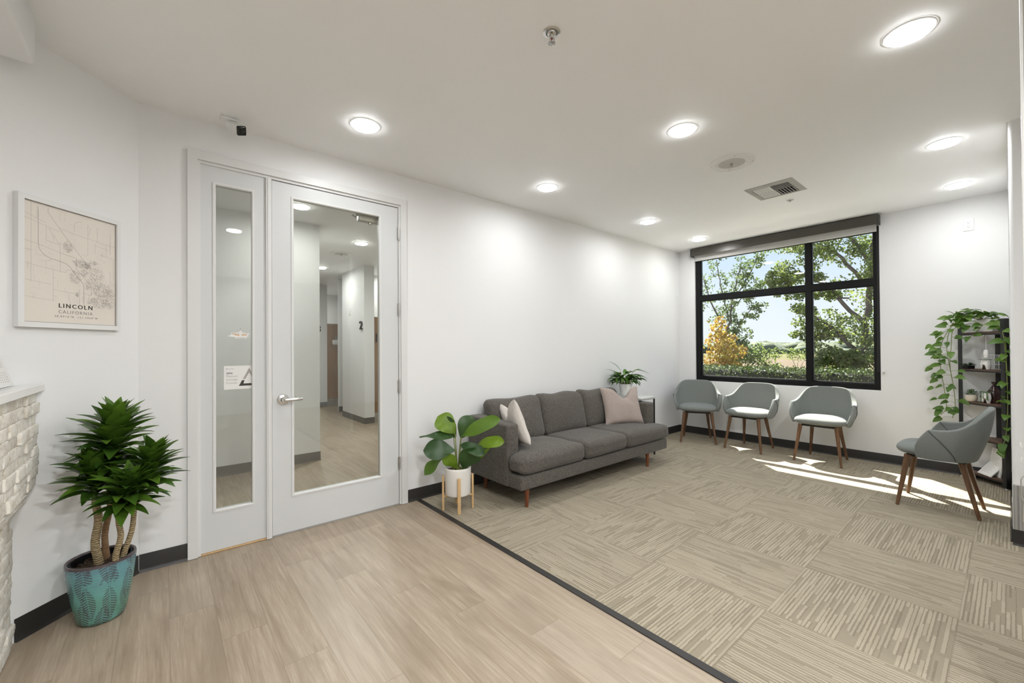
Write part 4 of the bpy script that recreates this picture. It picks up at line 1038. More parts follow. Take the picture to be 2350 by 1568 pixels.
# cane base and crown base in the plant frame (x right, y away, z up)
CAN = [((-0.002,-0.020,0.245),(0.006,-0.030,0.580),(-0.012,-0.040,0.800),0.0165,0.150,1,56),
       ((-0.018,0.035,0.245),(0.000,0.045,0.690),(0.022,0.055,1.035),0.0125,0.178,2,84),
       ((0.104,-0.035,0.245),(0.150,-0.060,0.525),(0.240,-0.085,0.725),0.0120,0.150,3,56),
       ((0.090,0.010,0.245),(0.155,0.030,0.570),(0.250,0.045,0.845),0.0110,0.160,4,64)]
for b_, m_, t_, rad, LL, sd_, nl in CAN:
    b_, m_, t_ = Vector(b_), Vector(m_), Vector(t_); r_ = random.Random(sd_*7)
    P = []
    for i in range(11):
        f = i/10; P.append(b_*(1-f)**2+m_*2*f*(1-f)*0+((b_.lerp(m_,f*1.0)))*(1-(1-f)**2))
    P = [b_.lerp(m_, i/10)+Vector((0.006*math.sin(i*0.9+sd_), 0.004*math.cos(i), 0)) for i in range(11)]
    mb = MB(); mb.tube(P, [rad*(1.12-0.02*i) for i in range(11)], 12); mb.build('cane', M['cane2'] if sd_ == 2 else M['cane'], dp)
    mb = MB(); mb.tube([P[-1], m_.lerp(t_,0.5), t_.lerp(m_,0.15)], [rad*0.85, rad*0.8, rad*0.5], 8)
    ax = (t_-m_).normalized()
    for i in range(nl):
        f = i/(nl-1); base = m_.lerp(t_, 0.08+0.66*f); th = i*2.39996+sd_
        side = Vector((math.cos(th), math.sin(th), 0))
        el = R(20+64*f**1.2+r_.uniform(-10,9))
        d = side*math.cos(el)+Vector((ax.x*0.6, ax.y*0.6, 1)).normalized()*math.sin(el)
        l = LL*(0.92+0.20*math.sin(math.pi*f))*r_.uniform(0.85,1.12)*(1-0.28*f**4)
        leaf(mb, base, d, l, l*0.41+0.008, bend=R(44-14*f+r_.uniform(-14,16)), fold=0.34, n=8, shape='lance', twist=r_.uniform(-0.25,0.25))
    mb.build('leaf_crown', M['drac'], dp, smooth=60, weld=False, recalc=False)

# plant stand with the broad leaved plant
ps = thing('plant_stand', 'pale wooden four legged plant stand by the sofa', 'plant stand', (1.815, 2.862, 0.0025), VIEW)
for k, a in enumerate((R(12), R(102), R(192), R(282))):
    mt = Matrix.Rotation(a, 4, 'Z')
    mb = MB(); mb.rbox((0.1175,0,0.138), (0.0085,0.0125,0.138), 0.003, mat=mt); mb.build('leg', M['beech'], ps)
for a in (R(12), R(102)):
    mb = MB(); mb.rbox((0,0,0.112+(0.0 if a < 1 else 0.0)), (0.109 if a < 1 else 0.109, 0.009, 0.008), 0.002, mat=Matrix.Rotation(a,4,'Z')); mb.build('crossbar', M['beech'], ps)
fp = thing('potted_plant', 'broad leaved green plant in a white cylinder pot on the wooden stand', 'plant', (1.815, 2.862, 0.1230), VIEW)
mb = MB(); mb.lathe([(0,0.0),(0.090,0.0),(0.098,0.004),(0.102,0.014),(0.105,0.20),(0.105,0.218),(0.102,0.2205),(0.099,0.218),(0.098,0.19),(0,0.19)], 56); mb.build('pot', M['pale_pot'], fp, smooth=60)
mb = MB(); mb.lathe([(0,0.196),(0.05,0.196),(0.0975,0.190),(0,0.188)], 30); mb.build('soil', M['soil'], fp)
# leaves: tip and root in the plant frame; z above floor minus 0.123
LV = [ # root, tip, width, material, up-hint, bend
    ((-0.02,-0.01,0.49),(-0.155,0.015,0.615),0.19,'fiddle_b',(0.25,-0.9,0.45),0.3),
    ((-0.03,-0.02,0.455),(-0.285,-0.05,0.470),0.085,'fiddle_a',(0.0,-0.55,0.85),0.5),
    ((-0.015,-0.045,0.36),(-0.245,-0.10,0.375),0.185,'fiddle_a',(0.15,-0.85,0.5),0.6),
    ((-0.10,-0.02,0.32),(-0.255,-0.05,0.175),0.11,'fiddle_b',(-0.5,-0.8,0.5),0.2),
    ((0.03,0.00,0.46),(0.325,-0.06,0.605),0.155,'fiddle_b',(-0.3,-0.75,0.6),0.25),
    ((0.02,-0.02,0.40),(0.215,-0.13,0.355),0.12,'fiddle_a',(0.1,-0.75,0.65),0.45),
    ((0.16,-0.03,0.40),(0.365,-0.10,0.440),0.12,'fiddle_b',(0.0,-0.8,0.6),0.35),
    ((0.02,0.03,0.44),(0.10,0.05,0.61),0.17,'fiddle_a',(0.1,-0.95,0.1),0.2),
    ((0.04,-0.03,0.215),(0.14,-0.10,0.385),0.19,'fiddle_a',(0.35,-0.95,0.1),0.15),
    ((0.00,-0.03,0.215),(-0.09,-0.09,0.34),0.12,'fiddle_b',(-0.2,-0.95,0.2),0.2),
    ((0.09,-0.02,0.26),(0.25,-0.01,0.36),0.07,'fiddle_b',(0.3,-0.8,0.5),0.2),
    ((-0.02,0.02,0.44),(-0.10,0.02,0.61),0.12,'fiddle_a',(0.0,-0.9,0.2),0.2),
]
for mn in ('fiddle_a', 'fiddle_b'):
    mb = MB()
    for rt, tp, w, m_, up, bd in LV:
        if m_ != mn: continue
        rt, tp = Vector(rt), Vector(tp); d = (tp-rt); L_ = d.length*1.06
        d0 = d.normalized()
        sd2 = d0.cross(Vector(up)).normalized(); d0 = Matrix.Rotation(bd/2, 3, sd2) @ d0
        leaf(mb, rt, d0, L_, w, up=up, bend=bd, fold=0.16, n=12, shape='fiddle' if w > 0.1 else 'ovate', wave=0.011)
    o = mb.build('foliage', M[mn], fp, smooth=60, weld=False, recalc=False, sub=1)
mb = MB()
for rt, tp, w, m_, up, bd in LV:
    rt = Vector(rt); s0 = Vector((rt.x*0.25, rt.y*0.25-0.004, 0.192)); mb.tube([s0, s0.lerp(rt,0.5)+Vector((0,0,0.02)), rt], [0.005,0.004,0.003], 8)
mb.build('stem', M['vine'], fp)

# side table behind the right sofa arm, with a lily
st = thing('side_table', 'light topped side table with thin dark legs behind the right sofa arm', 'table', (4.388, 2.985, 0.0025))
mb = MB(); mb.rbox((0,0,0.686), (0.145,0.232,0.010), 0.003); mb.build('tabletop', simple('pale_table_top', (0.62,0.63,0.60), 0.2), st)
mb = MB()
for (x0,x1,y0,y1) in ((-0.146,0.146,-0.234,-0.222),(-0.146,0.146,0.222,0.234),(0.135,0.147,-0.234,0.234),(-0.147,-0.135,-0.234,0.234)): mb.box(x0,x1,y0,y1,0.668,0.681)
mb.build('apron', M['greymetal'], st, smooth=0)
for y in (-0.226, 0.226):
    mb = MB(); mb.box(0.132,0.147,y-0.0075,y+0.0075,0.0,0.676); mb.build('leg', M['blackmetal'], st, smooth=0)
ly = thing('potted_lily', 'leafy peace lily in a tapered white pot on the side table', 'plant', (4.372, 3.055, 0.6995), VIEW)
mb = MB(); mb.lathe([(0,0.0),(0.054,0.0),(0.057,0.003),(0.060,0.012),(0.080,0.138),(0.0805,0.144),(0.078,0.145),(0.0755,0.14),(0.073,0.125),(0,0.125)], 48); mb.build('pot', M['white_gloss'], ly, smooth=60)
mb = MB(); mb.lathe([(0,0.130),(0.074,0.126),(0,0.123)], 24); mb.build('soil', M['soil'], ly)
mb = MB(); ms_ = MB(); r_ = random.Random(21)
for i in range(84):
    th = r_.uniform(0, 2*math.pi); rr = r_.uniform(0.01, 0.055); el = R(r_.uniform(25, 85))
    s0 = Vector((rr*math.cos(th), rr*math.sin(th)*0.9, 0.125)); dirx = Vector((math.cos(th)*math.cos(el), math.sin(th)*math.cos(el)*0.62, math.sin(el)))
    sl_ = r_.uniform(0.05, 0.15); e_ = s0+dirx*sl_
    ms_.tube([s0, s0.lerp(e_,0.5)+Vector((0,0,0.01)), e_], 0.0018, 5)
    leaf(mb, e_, (dirx+Vector((math.cos(th)*0.5, math.sin(th)*0.4, 0.0))).normalized(), r_.uniform(0.085,0.130), r_.uniform(0.046,0.066), bend=R(r_.uniform(50,120)), fold=0.3, n=7, shape='lance', twist=r_.uniform(-0.5,0.5))
for (a, b, w, bd) in (((-0.06,0,0.30),(-0.20,0.0,0.425),0.028,0.9),((-0.09,0,0.27),(-0.235,-0.01,0.325),0.026,0.5),((-0.08,0,0.22),(-0.215,0.0,0.25),0.03,0.6),((0.12,0,0.31),(0.30,0.0,0.265),0.034,0.6),((0.10,0,0.26),(0.275,-0.03,0.20),0.036,0.6),((0.08,0,0.22),(0.18,-0.03,0.11),0.03,0.7),((0.10,-0.02,0.30),(0.20,-0.02,0.325),0.03,0.5)):
    a, b = Vector(a), Vector(b); ms_.tube([(a.x*0.3,0,0.125), ((a.x)*0.6,0,a.z*0.62+0.05), a], 0.0018, 5)
    d = (b-a).normalized(); sd2 = d.cross(Vector((0,-0.3,1))).normalized(); leaf(mb, a, Matrix.Rotation(bd/2,3,sd2) @ d, (b-a).length*1.04, w, up=(0,-0.3,1), bend=bd, fold=0.3, n=8)
sv, cv_ = math.sin(VIEW), math.cos(VIEW)
for m_ in (mb, ms_):
    for k_, (x_, y_, z_) in enumerate(m_.v):
        wy = 3.055+x_*sv+y_*cv_
        if wy > 3.235: dy_ = wy-3.235-0.02*math.tanh((wy-3.235)/0.1); m_.v[k_] = (x_-dy_*sv, y_-dy_*cv_, z_)
mb.build('foliage', M['lily'], ly, smooth=60, weld=False, recalc=False); ms_.build('stem', M['vine'], ly)
# ------------------------------------------------------------------ plant shelf in the corner
SR = math.atan2(-0.7071, -0.7071)
SO = Vector((5.880, 0.185, 0.0025))
def on_shelf(x, y, z): return Vector((x, y, z+0.0025))      # room coordinates
bs = thing('plant_shelf', 'narrow black metal corner shelf with dark wooden boards', 'shelf', SO, SR)
Lp, Rp, Kp = (-0.212, 0.0), (0.212, 0.0), (-0.028, 0.205)    # front left, front right, back corner
for (px_, py_), a_ in ((Lp, R(52)), (Rp, R(132)), (Kp, R(-90))):
    mt = Matrix.Translation((px_, py_, 0)) @ Matrix.Rotation(a_, 4, 'Z')
    mb = MB()
    for sg in (-1, 1): mb.box(0.0, 0.036, -0.0015, 0.0015, 0.012, 1.525, mat=mt @ Matrix.Rotation(R(45*sg), 4, 'Z'))
    o = mb.build('post', M['blackmetal'], bs, smooth=0)
    mb = MB(); mb.lathe([(0,0),(0.011,0),(0.011,0.008),(0.005,0.014),(0,0.014)], 14, mat=mt @ Matrix.Translation((0.014,0,0))); mb.build('foot', M['plastic'], o)
for z in (0.062, 0.400, 0.733, 1.048, 1.397):
    mb = MB(); mb.prism([(-0.205,0.003),(0.205,0.003),(0.19,0.02),(-0.02,0.198),(-0.036,0.198),(-0.20,0.02)], z, z+0.013); b_ = mb.build('board', M['shelfwood'], bs, smooth=0)
    mb = MB(); mb.box(-0.205, 0.205, 0.0035, 0.006, z-0.014, z-0.0005); mb.build('rail', M['blackmetal'], b_, smooth=0)
# potted vine on top, spilling down both sides
pv = thing('trailing_vine', 'trailing heart leaved vine in a white box planter on top of the shelf', 'plant', on_shelf(5.945, 0.140, 1.4102))
B0 = pv.location
mb = MB(); mb.rbox((0,0,0.061), (0.085,0.042,0.061), 0.010, mat=Matrix.Rotation(SR,4,'Z')); mb.build('planter', M['white_gloss'], pv)
mb, ms_ = MB(), MB(); r_ = random.Random(8)
def vine(pts, nl, size, spread):
    P = [Vector(p)-B0 for p in pts]
    # smooth
    S = []
    for i in range(len(P)-1):
        p0, p1, p2, p3 = P[max(0,i-1)], P[i], P[i+1], P[min(len(P)-1,i+2)]
        for k in range(6):
            t = k/6; S.append(0.5*((2*p1)+(p2-p0)*t+(2*p0-5*p1+4*p2-p3)*t*t+(3*p1-p0-3*p2+p3)*t**3))
    S.append(P[-1]); ms_.tube(S, 0.0026, 6)
    for i in range(nl):
        f = (i+0.7)/nl; p = S[min(len(S)-1, int(f*(len(S)-1)))]
        a = r_.uniform(-1.0,1.0)+(math.pi/2 if i % 2 else -math.pi/2)*0.55
        # leaves lean toward the room (-x) and either side (+-y)
        d = Vector((-0.45+r_.uniform(-0.4,0.2), math.sin(a)*spread+(0.45 if spread > 0.8 else 0)+r_.uniform(-.3,.3), r_.uniform(-0.25,0.45))).normalized()
        q_ = p+d*(r_.uniform(0.03,0.085) if spread > 0.8 else r_.uniform(0.015,0.03)); ms_.tube([p, p.lerp(q_,0.6)+Vector((0,0,0.008)), q_], 0.0013, 5)
        L_ = size*r_.uniform(0.75,1.2)
        leaf(mb, q_, (d+Vector((0,0,-0.35))).normalized(), L_, L_*0.68, up=Vector((-0.75,0,0.6)), bend=R(r_.uniform(20,60)), fold=0.2, n=7, shape='heart', twist=r_.uniform(-0.4,0.4))
X5 = 5.80
vine([(5.950,0.182,1.520),(5.910,0.292,1.580),(5.880,0.362,1.500),(5.880,0.402,1.300),(5.890,0.387,1.100),(5.890,0.362,0.900),(5.900,0.352,0.700),(5.900,0.372,0.580)], 30, 0.075, 1.0)
vine([(5.950,0.212,1.520),(5.900,0.332,1.520),(5.880,0.422,1.360),(5.880,0.452,1.200),(5.890,0.442,1.020),(5.890,0.422,0.850),(5.900,0.412,0.680),(5.910,0.452,0.600)], 22, 0.070, 1.1)
vine([(5.940,0.232,1.500),(5.890,0.352,1.450),(5.860,0.372,1.260),(5.870,0.382,1.120),(5.870,0.372,0.980)], 12, 0.078, 1.1)
vine([(5.870,0.140,1.500),(5.770,0.060,1.460),(5.730,0.030,1.320),(5.730,0.026,1.140),(5.740,0.024,0.980),(5.750,0.035,0.840),(5.780,0.090,0.770)], 11, 0.085, 0.35)
vine([(5.870,0.100,1.480),(5.740,0.045,1.400),(5.710,0.028,1.100),(5.710,0.022,0.800),(5.710,0.030,0.550),(5.730,0.050,0.400),(5.740,0.075,0.330)], 13, 0.080, 0.35)
vine([(5.860,0.130,1.500),(5.870,0.172,1.470),(5.850,0.212,1.400),(5.855,0.252,1.370)], 6, 0.075, 0.7)
for i in range(40):
    y = r_.uniform(0.06, 0.37); x = 5.90+r_.uniform(-0.08,0.06); z = 1.53+0.05*math.sin((y-0.05)/0.33*math.pi)+r_.uniform(-0.04,0.045)
    if y > 0.22: z += 0.02
    d = Vector((r_.uniform(-0.9,0.1), r_.uniform(-0.9,1.0), r_.uniform(-0.1,0.55))).normalized(); p = Vector((x,y,z))-B0
    ms_.tube([Vector((0.0,0.03,0.11)), (Vector((0,0.03,0.12))+p)/2+Vector((0,0,0.02)), p], 0.0014, 5)
    L_ = r_.uniform(0.065,0.10); leaf(mb, p, d, L_, L_*0.66, bend=R(r_.uniform(20,70)), fold=0.2, n=7, shape='heart', twist=r_.uniform(-0.4,0.4))
mb.build('foliage', M['pothos'], pv, smooth=60, weld=False, recalc=False); ms_.build('stem', M['vine'], pv)

def tooth_pot(name, label, loc, h, r, up):
    t = thing(name, label, 'planter', loc, SR)
    n = 28; w = r
    def f(u, v):
        th = 2*math.pi*u; c, s_ = math.cos(th), math.sin(th)
        ex = 0.75; x = math.copysign(abs(c)**ex, c); y = math.copysign(abs(s_)**ex, s_)
        k = 0.86+0.16*math.sin(math.pi*min(1,(v)*1.05))-0.04*v
        lift = 0.0
        if v < 0.5: lift = 0.60*h*(1-v/0.5)*max(0, 1-(abs(x)/0.62)**2)
        tap = 1 if v > 0.45 else 0.72+0.28*(v/0.45)
        return (x*w*k*(0.94 if v<0.45 else 1), y*w*0.72*k*tap, v*h+lift)
    mb = MB(); mb.grid(f, n, 14, cu=True)
    mb.add([Vector(f(i/n,0)) for i in range(n)], [tuple(range(n))]); mb.add([Vector(f(i/n,1))*1.0-Vector((0,0,0.006)) for i in range(n)], [tuple(range(n))])
    mb.build('pot', M['white_gloss'], t, smooth=60)
    return t
t1 = tooth_pot('tooth_planter', 'white tooth shaped planter on the second shelf board', on_shelf(5.897,0.153,1.0612), 0.090, 0.036, 0)
mb = MB(); r_ = random.Random(4)
for i in range(16):
    th = r_.uniform(0,6.28); leaf(mb, (0.015*math.cos(th),0.012*math.sin(th),0.084), (math.cos(th),math.sin(th),0.7), r_.uniform(0.03,0.05), 0.016, bend=0.8, fold=0.3, n=5)
mb.build('foliage', M['succ'], t1, smooth=60, weld=False, recalc=False)
t2 = tooth_pot('tooth_planter', 'white tooth shaped planter with beaded trailing stems on the third board', on_shelf(5.890,0.150,0.7462), 0.094, 0.033, 0)
mb = MB(); r_ = random.Random(14)
for i in range(13):
    th = r_.uniform(0,6.28) if i < 4 else r_.choice((-1.6,-2.7,-0.9))+r_.uniform(-.25,.25)
    L_ = r_.uniform(0.07,0.13) if i >= 4 else 0.03
    for k in range(int(L_/0.0065)):
        f = k*0.0065; x = math.cos(th)*min(0.042,f*1.6); y = math.sin(th)*min(0.034,f*1.6); z = 0.095+0.012*math.sin(min(3.14,f*60))-max(0,f-0.025)
        mb.lathe([(0,-0.0042),(0.0036,-0.0022),(0.0042,0),(0.0036,0.0022),(0,0.0042)], 7, c=(x+r_.uniform(-.002,.002),y+r_.uniform(-.002,.002),z))
mb.build('beaded_stems', M['succ'], t2, weld=False)
sb_ = thing('succulent_bowl', 'cream bowl of pale green succulent on the third shelf board', 'plant', on_shelf(5.978,0.250,0.7462), SR)
mb = MB(); mb.lathe([(0,0),(0.030,0),(0.038,0.012),(0.042,0.034),(0.043,0.062),(0.040,0.064),(0.038,0.05),(0,0.05)], 36); mb.build('bowl', M['cream'], sb_, smooth=60)
mb = MB(); r_ = random.Random(6)
for i in range(120):
    th = r_.uniform(0,6.28); ph = r_.uniform(0.1,1.5); rr = r_.uniform(0.015,0.05)
    p = Vector((rr*math.cos(th)*math.sin(ph)*1.15, rr*math.sin(th)*math.sin(ph), 0.062+rr*math.cos(ph)*0.95)); leaf(mb, p, (p-Vector((0,0,0.05))), r_.uniform(0.014,0.026), 0.011, bend=0.5, fold=0.3, n=4, shape='ovate')
mb.build('foliage', M['succ'], sb_, smooth=60, weld=False, recalc=False)
dpot = thing('potted_herb', 'small dark pot with a little leafy plant at the left of the second board', 'plant', on_shelf(5.985,0.266,1.0612), SR)
mb = MB(); mb.rbox((0,0,0.016), (0.032,0.030,0.016), 0.004); mb.build('pot', M['black'], dpot)
mb = MB(); r_ = random.Random(9)
for i in range(26):
    th = r_.uniform(0,6.28); leaf(mb, (0.012*math.cos(th),0.012*math.sin(th),0.03+r_.uniform(0,0.02)), (math.cos(th),math.sin(th),r_.uniform(0.1,0.8)), r_.uniform(0.03,0.055), 0.026, bend=0.7, fold=0.2, n=5, shape='heart')
mb.build('foliage', M['fiddle_a'], dpot, smooth=60, weld=False, recalc=False)
wb = thing('wire_basket', 'white wire basket with a white clip bottle on the second board', 'basket', on_shelf(5.968,0.118,1.0612), SR)
mb = MB(); w_, d_, h_ = 0.050, 0.032, 0.135
for z in (0.003, 0.045, 0.09, h_):
    mb.tube([(-w_,-d_,z),(w_,-d_,z),(w_,d_,z),(-w_,d_,z),(-w_,-d_,z)], 0.0022, 6)
for i in range(6):
    x = -w_+2*w_*i/5
    for y in (-d_, d_): mb.tube([(x,y,0.003),(x,y,h_)], 0.0014, 5)
    mb.tube([(x,-d_,0.003),(x,d_,0.003)], 0.0014, 5)
for i in range(1,5):
    y = -d_+2*d_*i/5
    for x in (-w_, w_): mb.tube([(x,y,0.003),(x,y,h_)], 0.0014, 5)
mb.build('wire_frame', M['plastic'], wb)
hb = thing('hanging_bottle', 'small white bottle hanging from a cord above the tooth planter', 'bottle', on_shelf(5.868,0.148,1.172), SR)
mb = MB(); mb.lathe([(0,0),(0.016,0),(0.0175,0.004),(0.0175,0.045),(0.015,0.066),(0.012,0.072),(0,0.072)], 24); mb.build('body', M['white_gloss'], hb, smooth=60)
mb = MB(); mb.lathe([(0,0.0),(0.004,0.0),(0.004,0.001),(0,0.001)], 12, mat=Matrix.Translation((0,-0.0176,0.02)) @ RX); mb.build('spout', M['ink_grey'], hb)
mb = MB(); mb.tube([(0,0,0.07),(0,0,0.209)], 0.0012, 5); mb.build('cord', M['plastic'], hb)
vs_ = thing('copper_vase', 'dark reddish bottle vase at the back of the third board', 'vase', on_shelf(5.962,0.105,0.7462), SR)
mb = MB(); mb.lathe([(0,0.0),(0.040,0.0),(0.046,0.012),(0.050,0.075),(0.044,0.105),(0.022,0.14),(0.010,0.165),(0.009,0.178),(0.0165,0.186),(0.0165,0.196),(0.009,0.197),(0,0.197)], 36)
mb.build('body', simple('oxblood_glaze', (0.035,0.014,0.012), 0.15, var=0.7, scale=18), vs_, smooth=60)
mb = MB(); mb.tube([(0.010*math.cos(a*0.6),0.010*math.sin(a*0.6),0.160+0.001*(a%3)) for a in range(22)], 0.0022, 5); mb.build('neck_cord', M['ink'], vs_)
# framed papers leaning on the bottom board
def frame_on(label, x, y, rx, w, h, rz):
    t = thing('document_frame', label, 'document', on_shelf(x, y, 0.0752), SR+rz, 'papers on the bottom shelf board')
    mt = Matrix.Rotation(R(rx), 4, 'X')
    mb = MB(); mb.box(-w,w,-0.004,0.004,0,2*h, mat=mt); mb.build('backing', M['plastic'], t, smooth=0)
    mb = MB(); mb.box(-w+0.008,w-0.008,-0.0052,-0.0041,0.008,2*h-0.008, mat=mt); sh_ = mb.build('sheet', M['paper'], t, smooth=0)
    mb = MB()
    for i in range(12):
        z = 2*h-0.028-i*(2*h-0.05)/12; l = (0.3 if i == 0 else 0.8+0.15*math.sin(i*2.3))*(w-0.016)
        mb.box(-w+0.016, -w+0.016+l*1.7, -0.0056, -0.0053, z, z+(0.006 if i == 0 else 0.0025), mat=mt)
    mb.build('text_lines', M['ink_light'], sh_, smooth=0)
frame_on('white framed document standing at the back of the bottom board', 5.915, 0.110, -8, 0.090, 0.125, R(-20))
frame_on('white document lying back in front of the standing one on the bottom board', 5.885, 0.172, -40, 0.078, 0.098, R(-12))

# ------------------------------------------------------------------ outside the window
q = NT('outdoor_ground'); q.set(0.95, 0, 0.1); v = q.obj(); X, Y, Z = q.xyz(v)
f = q.noise(v, 0.5, 5, 0.6); f2 = q.noise(v, 7, 4, 0.7)
xx = q.math('ADD', X, q.math('MULTIPLY', q.math('SUBTRACT', f, 0.5), 6.0)); xr = q.math('DIVIDE', xx, 160.0)
col = q.ramp(xr, [(0.0,(0.085,0.065,0.045)), (0.068,(0.10,0.075,0.045)), (0.078,(0.065,0.085,0.025)), (0.17,(0.11,0.11,0.038)), (0.21,(0.11,0.083,0.06)), (0.30,(0.125,0.093,0.07)), (0.33,(0.105,0.10,0.04)), (0.75,(0.12,0.115,0.048)), (1.0,(0.085,0.10,0.04))])
col = q.mix(q.math('MULTIPLY', f2, 0.55), col, (0.10,0.085,0.045)); q.color(col); q.bump(f2, 0.6, 0.05)
mb = MB(); mb.box(6.25, 8.15, -8, 12, -0.5, -0.10); struct(mb.build('floor_bounce_slab', simple('pale_bounce_concrete', (0.56,0.54,0.50), 0.9, var=0.08, scale=3), smooth=0))  # unseen pale slab added to bounce sunlight onto the ceiling
mb = MB(); mb.box(6.26, 700, -330, 500, -0.5, -0.12); struct(mb.build('ground', q.mat, smooth=0))
M['hill'] = simple('hazy_hill', (0.095,0.115,0.115), 1.0, var=0.25, scale=0.06)
mb = MB()
def hillf(u, v):
    y = -250+u*750; h = (5.0+5.0*mnoise.noise(Vector((y*0.012,1.7,0)))+2.2*mnoise.noise(Vector((y*0.06,4.2,0))))
    return (430+120*v, y, -0.5+h*math.sin(math.pi*min(1,v*0.9+0.05))*1.25)
mb.grid(hillf, 120, 9); struct(mb.build('hills', M['hill'], smooth=180))
# far belt of trees: too many to count
M['fartree'] = leafmat('far_foliage', (0.055,0.072,0.045), (0.12,0.135,0.075), 0.9, 0.0)
mb = MB(); r_ = random.Random(77)
for i in range(1100):
    xx = r_.uniform(85, 340); y = r_.uniform(0.05, 0.62)*xx; s_ = r_.uniform(0.6,1.5)*(1.0+xx/300)
    n1, n2 = 9, 6; sd_ = r_.random()*100
    def bf(u, v, xx=xx, y=y, s_=s_, sd_=sd_):
        th = 2*math.pi*u; ph = (v-0.5)*math.pi; d = Vector((math.cos(th)*math.cos(ph), math.sin(th)*math.cos(ph), math.sin(ph)))
        k = 1+0.5*mnoise.noise(d*2.6+Vector((sd_,0,0))); return (xx+d.x*s_*k*1.2, y+d.y*s_*k*1.6, -0.3+s_*0.45+d.z*s_*k*0.8)
    mb.grid(bf, n1, n2, cu=True)
o = mb.build('treeline', M['fartree'], smooth=180, weld=False); tag(o, 'hazy belt of distant trees beyond the dry field', 'trees', kind='stuff')

M['tree'] = leafmat('tree_leaf', (0.085,0.13,0.03), (0.26,0.31,0.075), 0.5, 0.5)
M['tree_dark'] = leafmat('tree_leaf_dark', (0.06,0.10,0.03), (0.19,0.25,0.07), 0.5, 0.48)
M['orange'] = leafmat('orange_leaf', (0.42,0.24,0.05), (0.55,0.42,0.06), 0.5, 0.4, (0.30,0.13,0.05))
M['hedge'] = leafmat('hedge_leaf', (0.035,0.055,0.016), (0.11,0.15,0.028), 0.6, 0.12)
M['bark'] = simple('tree_bark', (0.085,0.07,0.06), 0.95, var=0.4, scale=14, bump=0.6, bscale=40, bd=0.01)
M['drygrass'] = leafmat('dry_grass', (0.42,0.32,0.16), (0.60,0.50,0.30), 0.8, 0.3)
def cards(mb, c, rad, n, size, r_, flat=1.0):
    c = Vector(c)
    for i in range(n):
        while True:
            p = Vector((r_.uniform(-1,1), r_.uniform(-1,1), r_.uniform(-1,1)))
            if p.length < 1: break
        p = c+Vector((p.x*rad[0], p.y*rad[1], p.z*rad[2]*flat))
        a = Vector((r_.gauss(0,1), r_.gauss(0,1), r_.gauss(0,1)-0.3)).normalized(); b = a.orthogonal().normalized(); b = Matrix.Rotation(r_.uniform(0,6.28),3,a) @ b
        s_ = size*r_.uniform(0.65,1.25); nn = a.cross(b)
        mb.add([p, p+a*s_*0.45+b*s_*0.40+nn*s_*0.08, p+a*s_*1.0, p+a*s_*0.45-b*s_*0.40+nn*s_*0.08], [(0,1,2,3)])
def tree(name, label, loc, branches, size, n, mat, seed, group=None):
    t = thing(name, label, 'tree', loc, 0, group); L0 = Vector(loc); r_ = random.Random(seed)
    mw, ml = MB(), MB()
    for P, r0, r1, foli in branches:
        P = [Vector(p)-L0 for p in P]; S = []
        for i in range(len(P)-1):
            for k in range(5): S.append(P[i].lerp(P[i+1], k/5)+Vector((r_.uniform(-1,1), r_.uniform(-1,1), r_.uniform(-1,1)))*0.025)
        S.append(P[-1]); m_ = len(S)
        mw.tube(S, [r0+(r1-r0)*i/(m_-1) for i in range(m_)], 8)
        if foli:
            dens, rad = foli
            for i in range(int(m_*0.25), m_):
                for k in range(2):
                    o_ = Vector((r_.gauss(0,.5)*rad, r_.gauss(0,.5)*rad, r_.gauss(0,.45)*rad)); cc = S[i]+o_
                    if r_.random() < 0.5: mw.tube([S[i], cc], [0.006, 0.003], 5)
                    cards(ml, cc, (rad*0.55,rad*0.5,rad*0.36), int(dens*n), size, r_)
    mw.build('trunk', M['bark'], t); ml.build('foliage', mat, t, smooth=0, weld=False, recalc=False)
    return t
X1 = 11.0
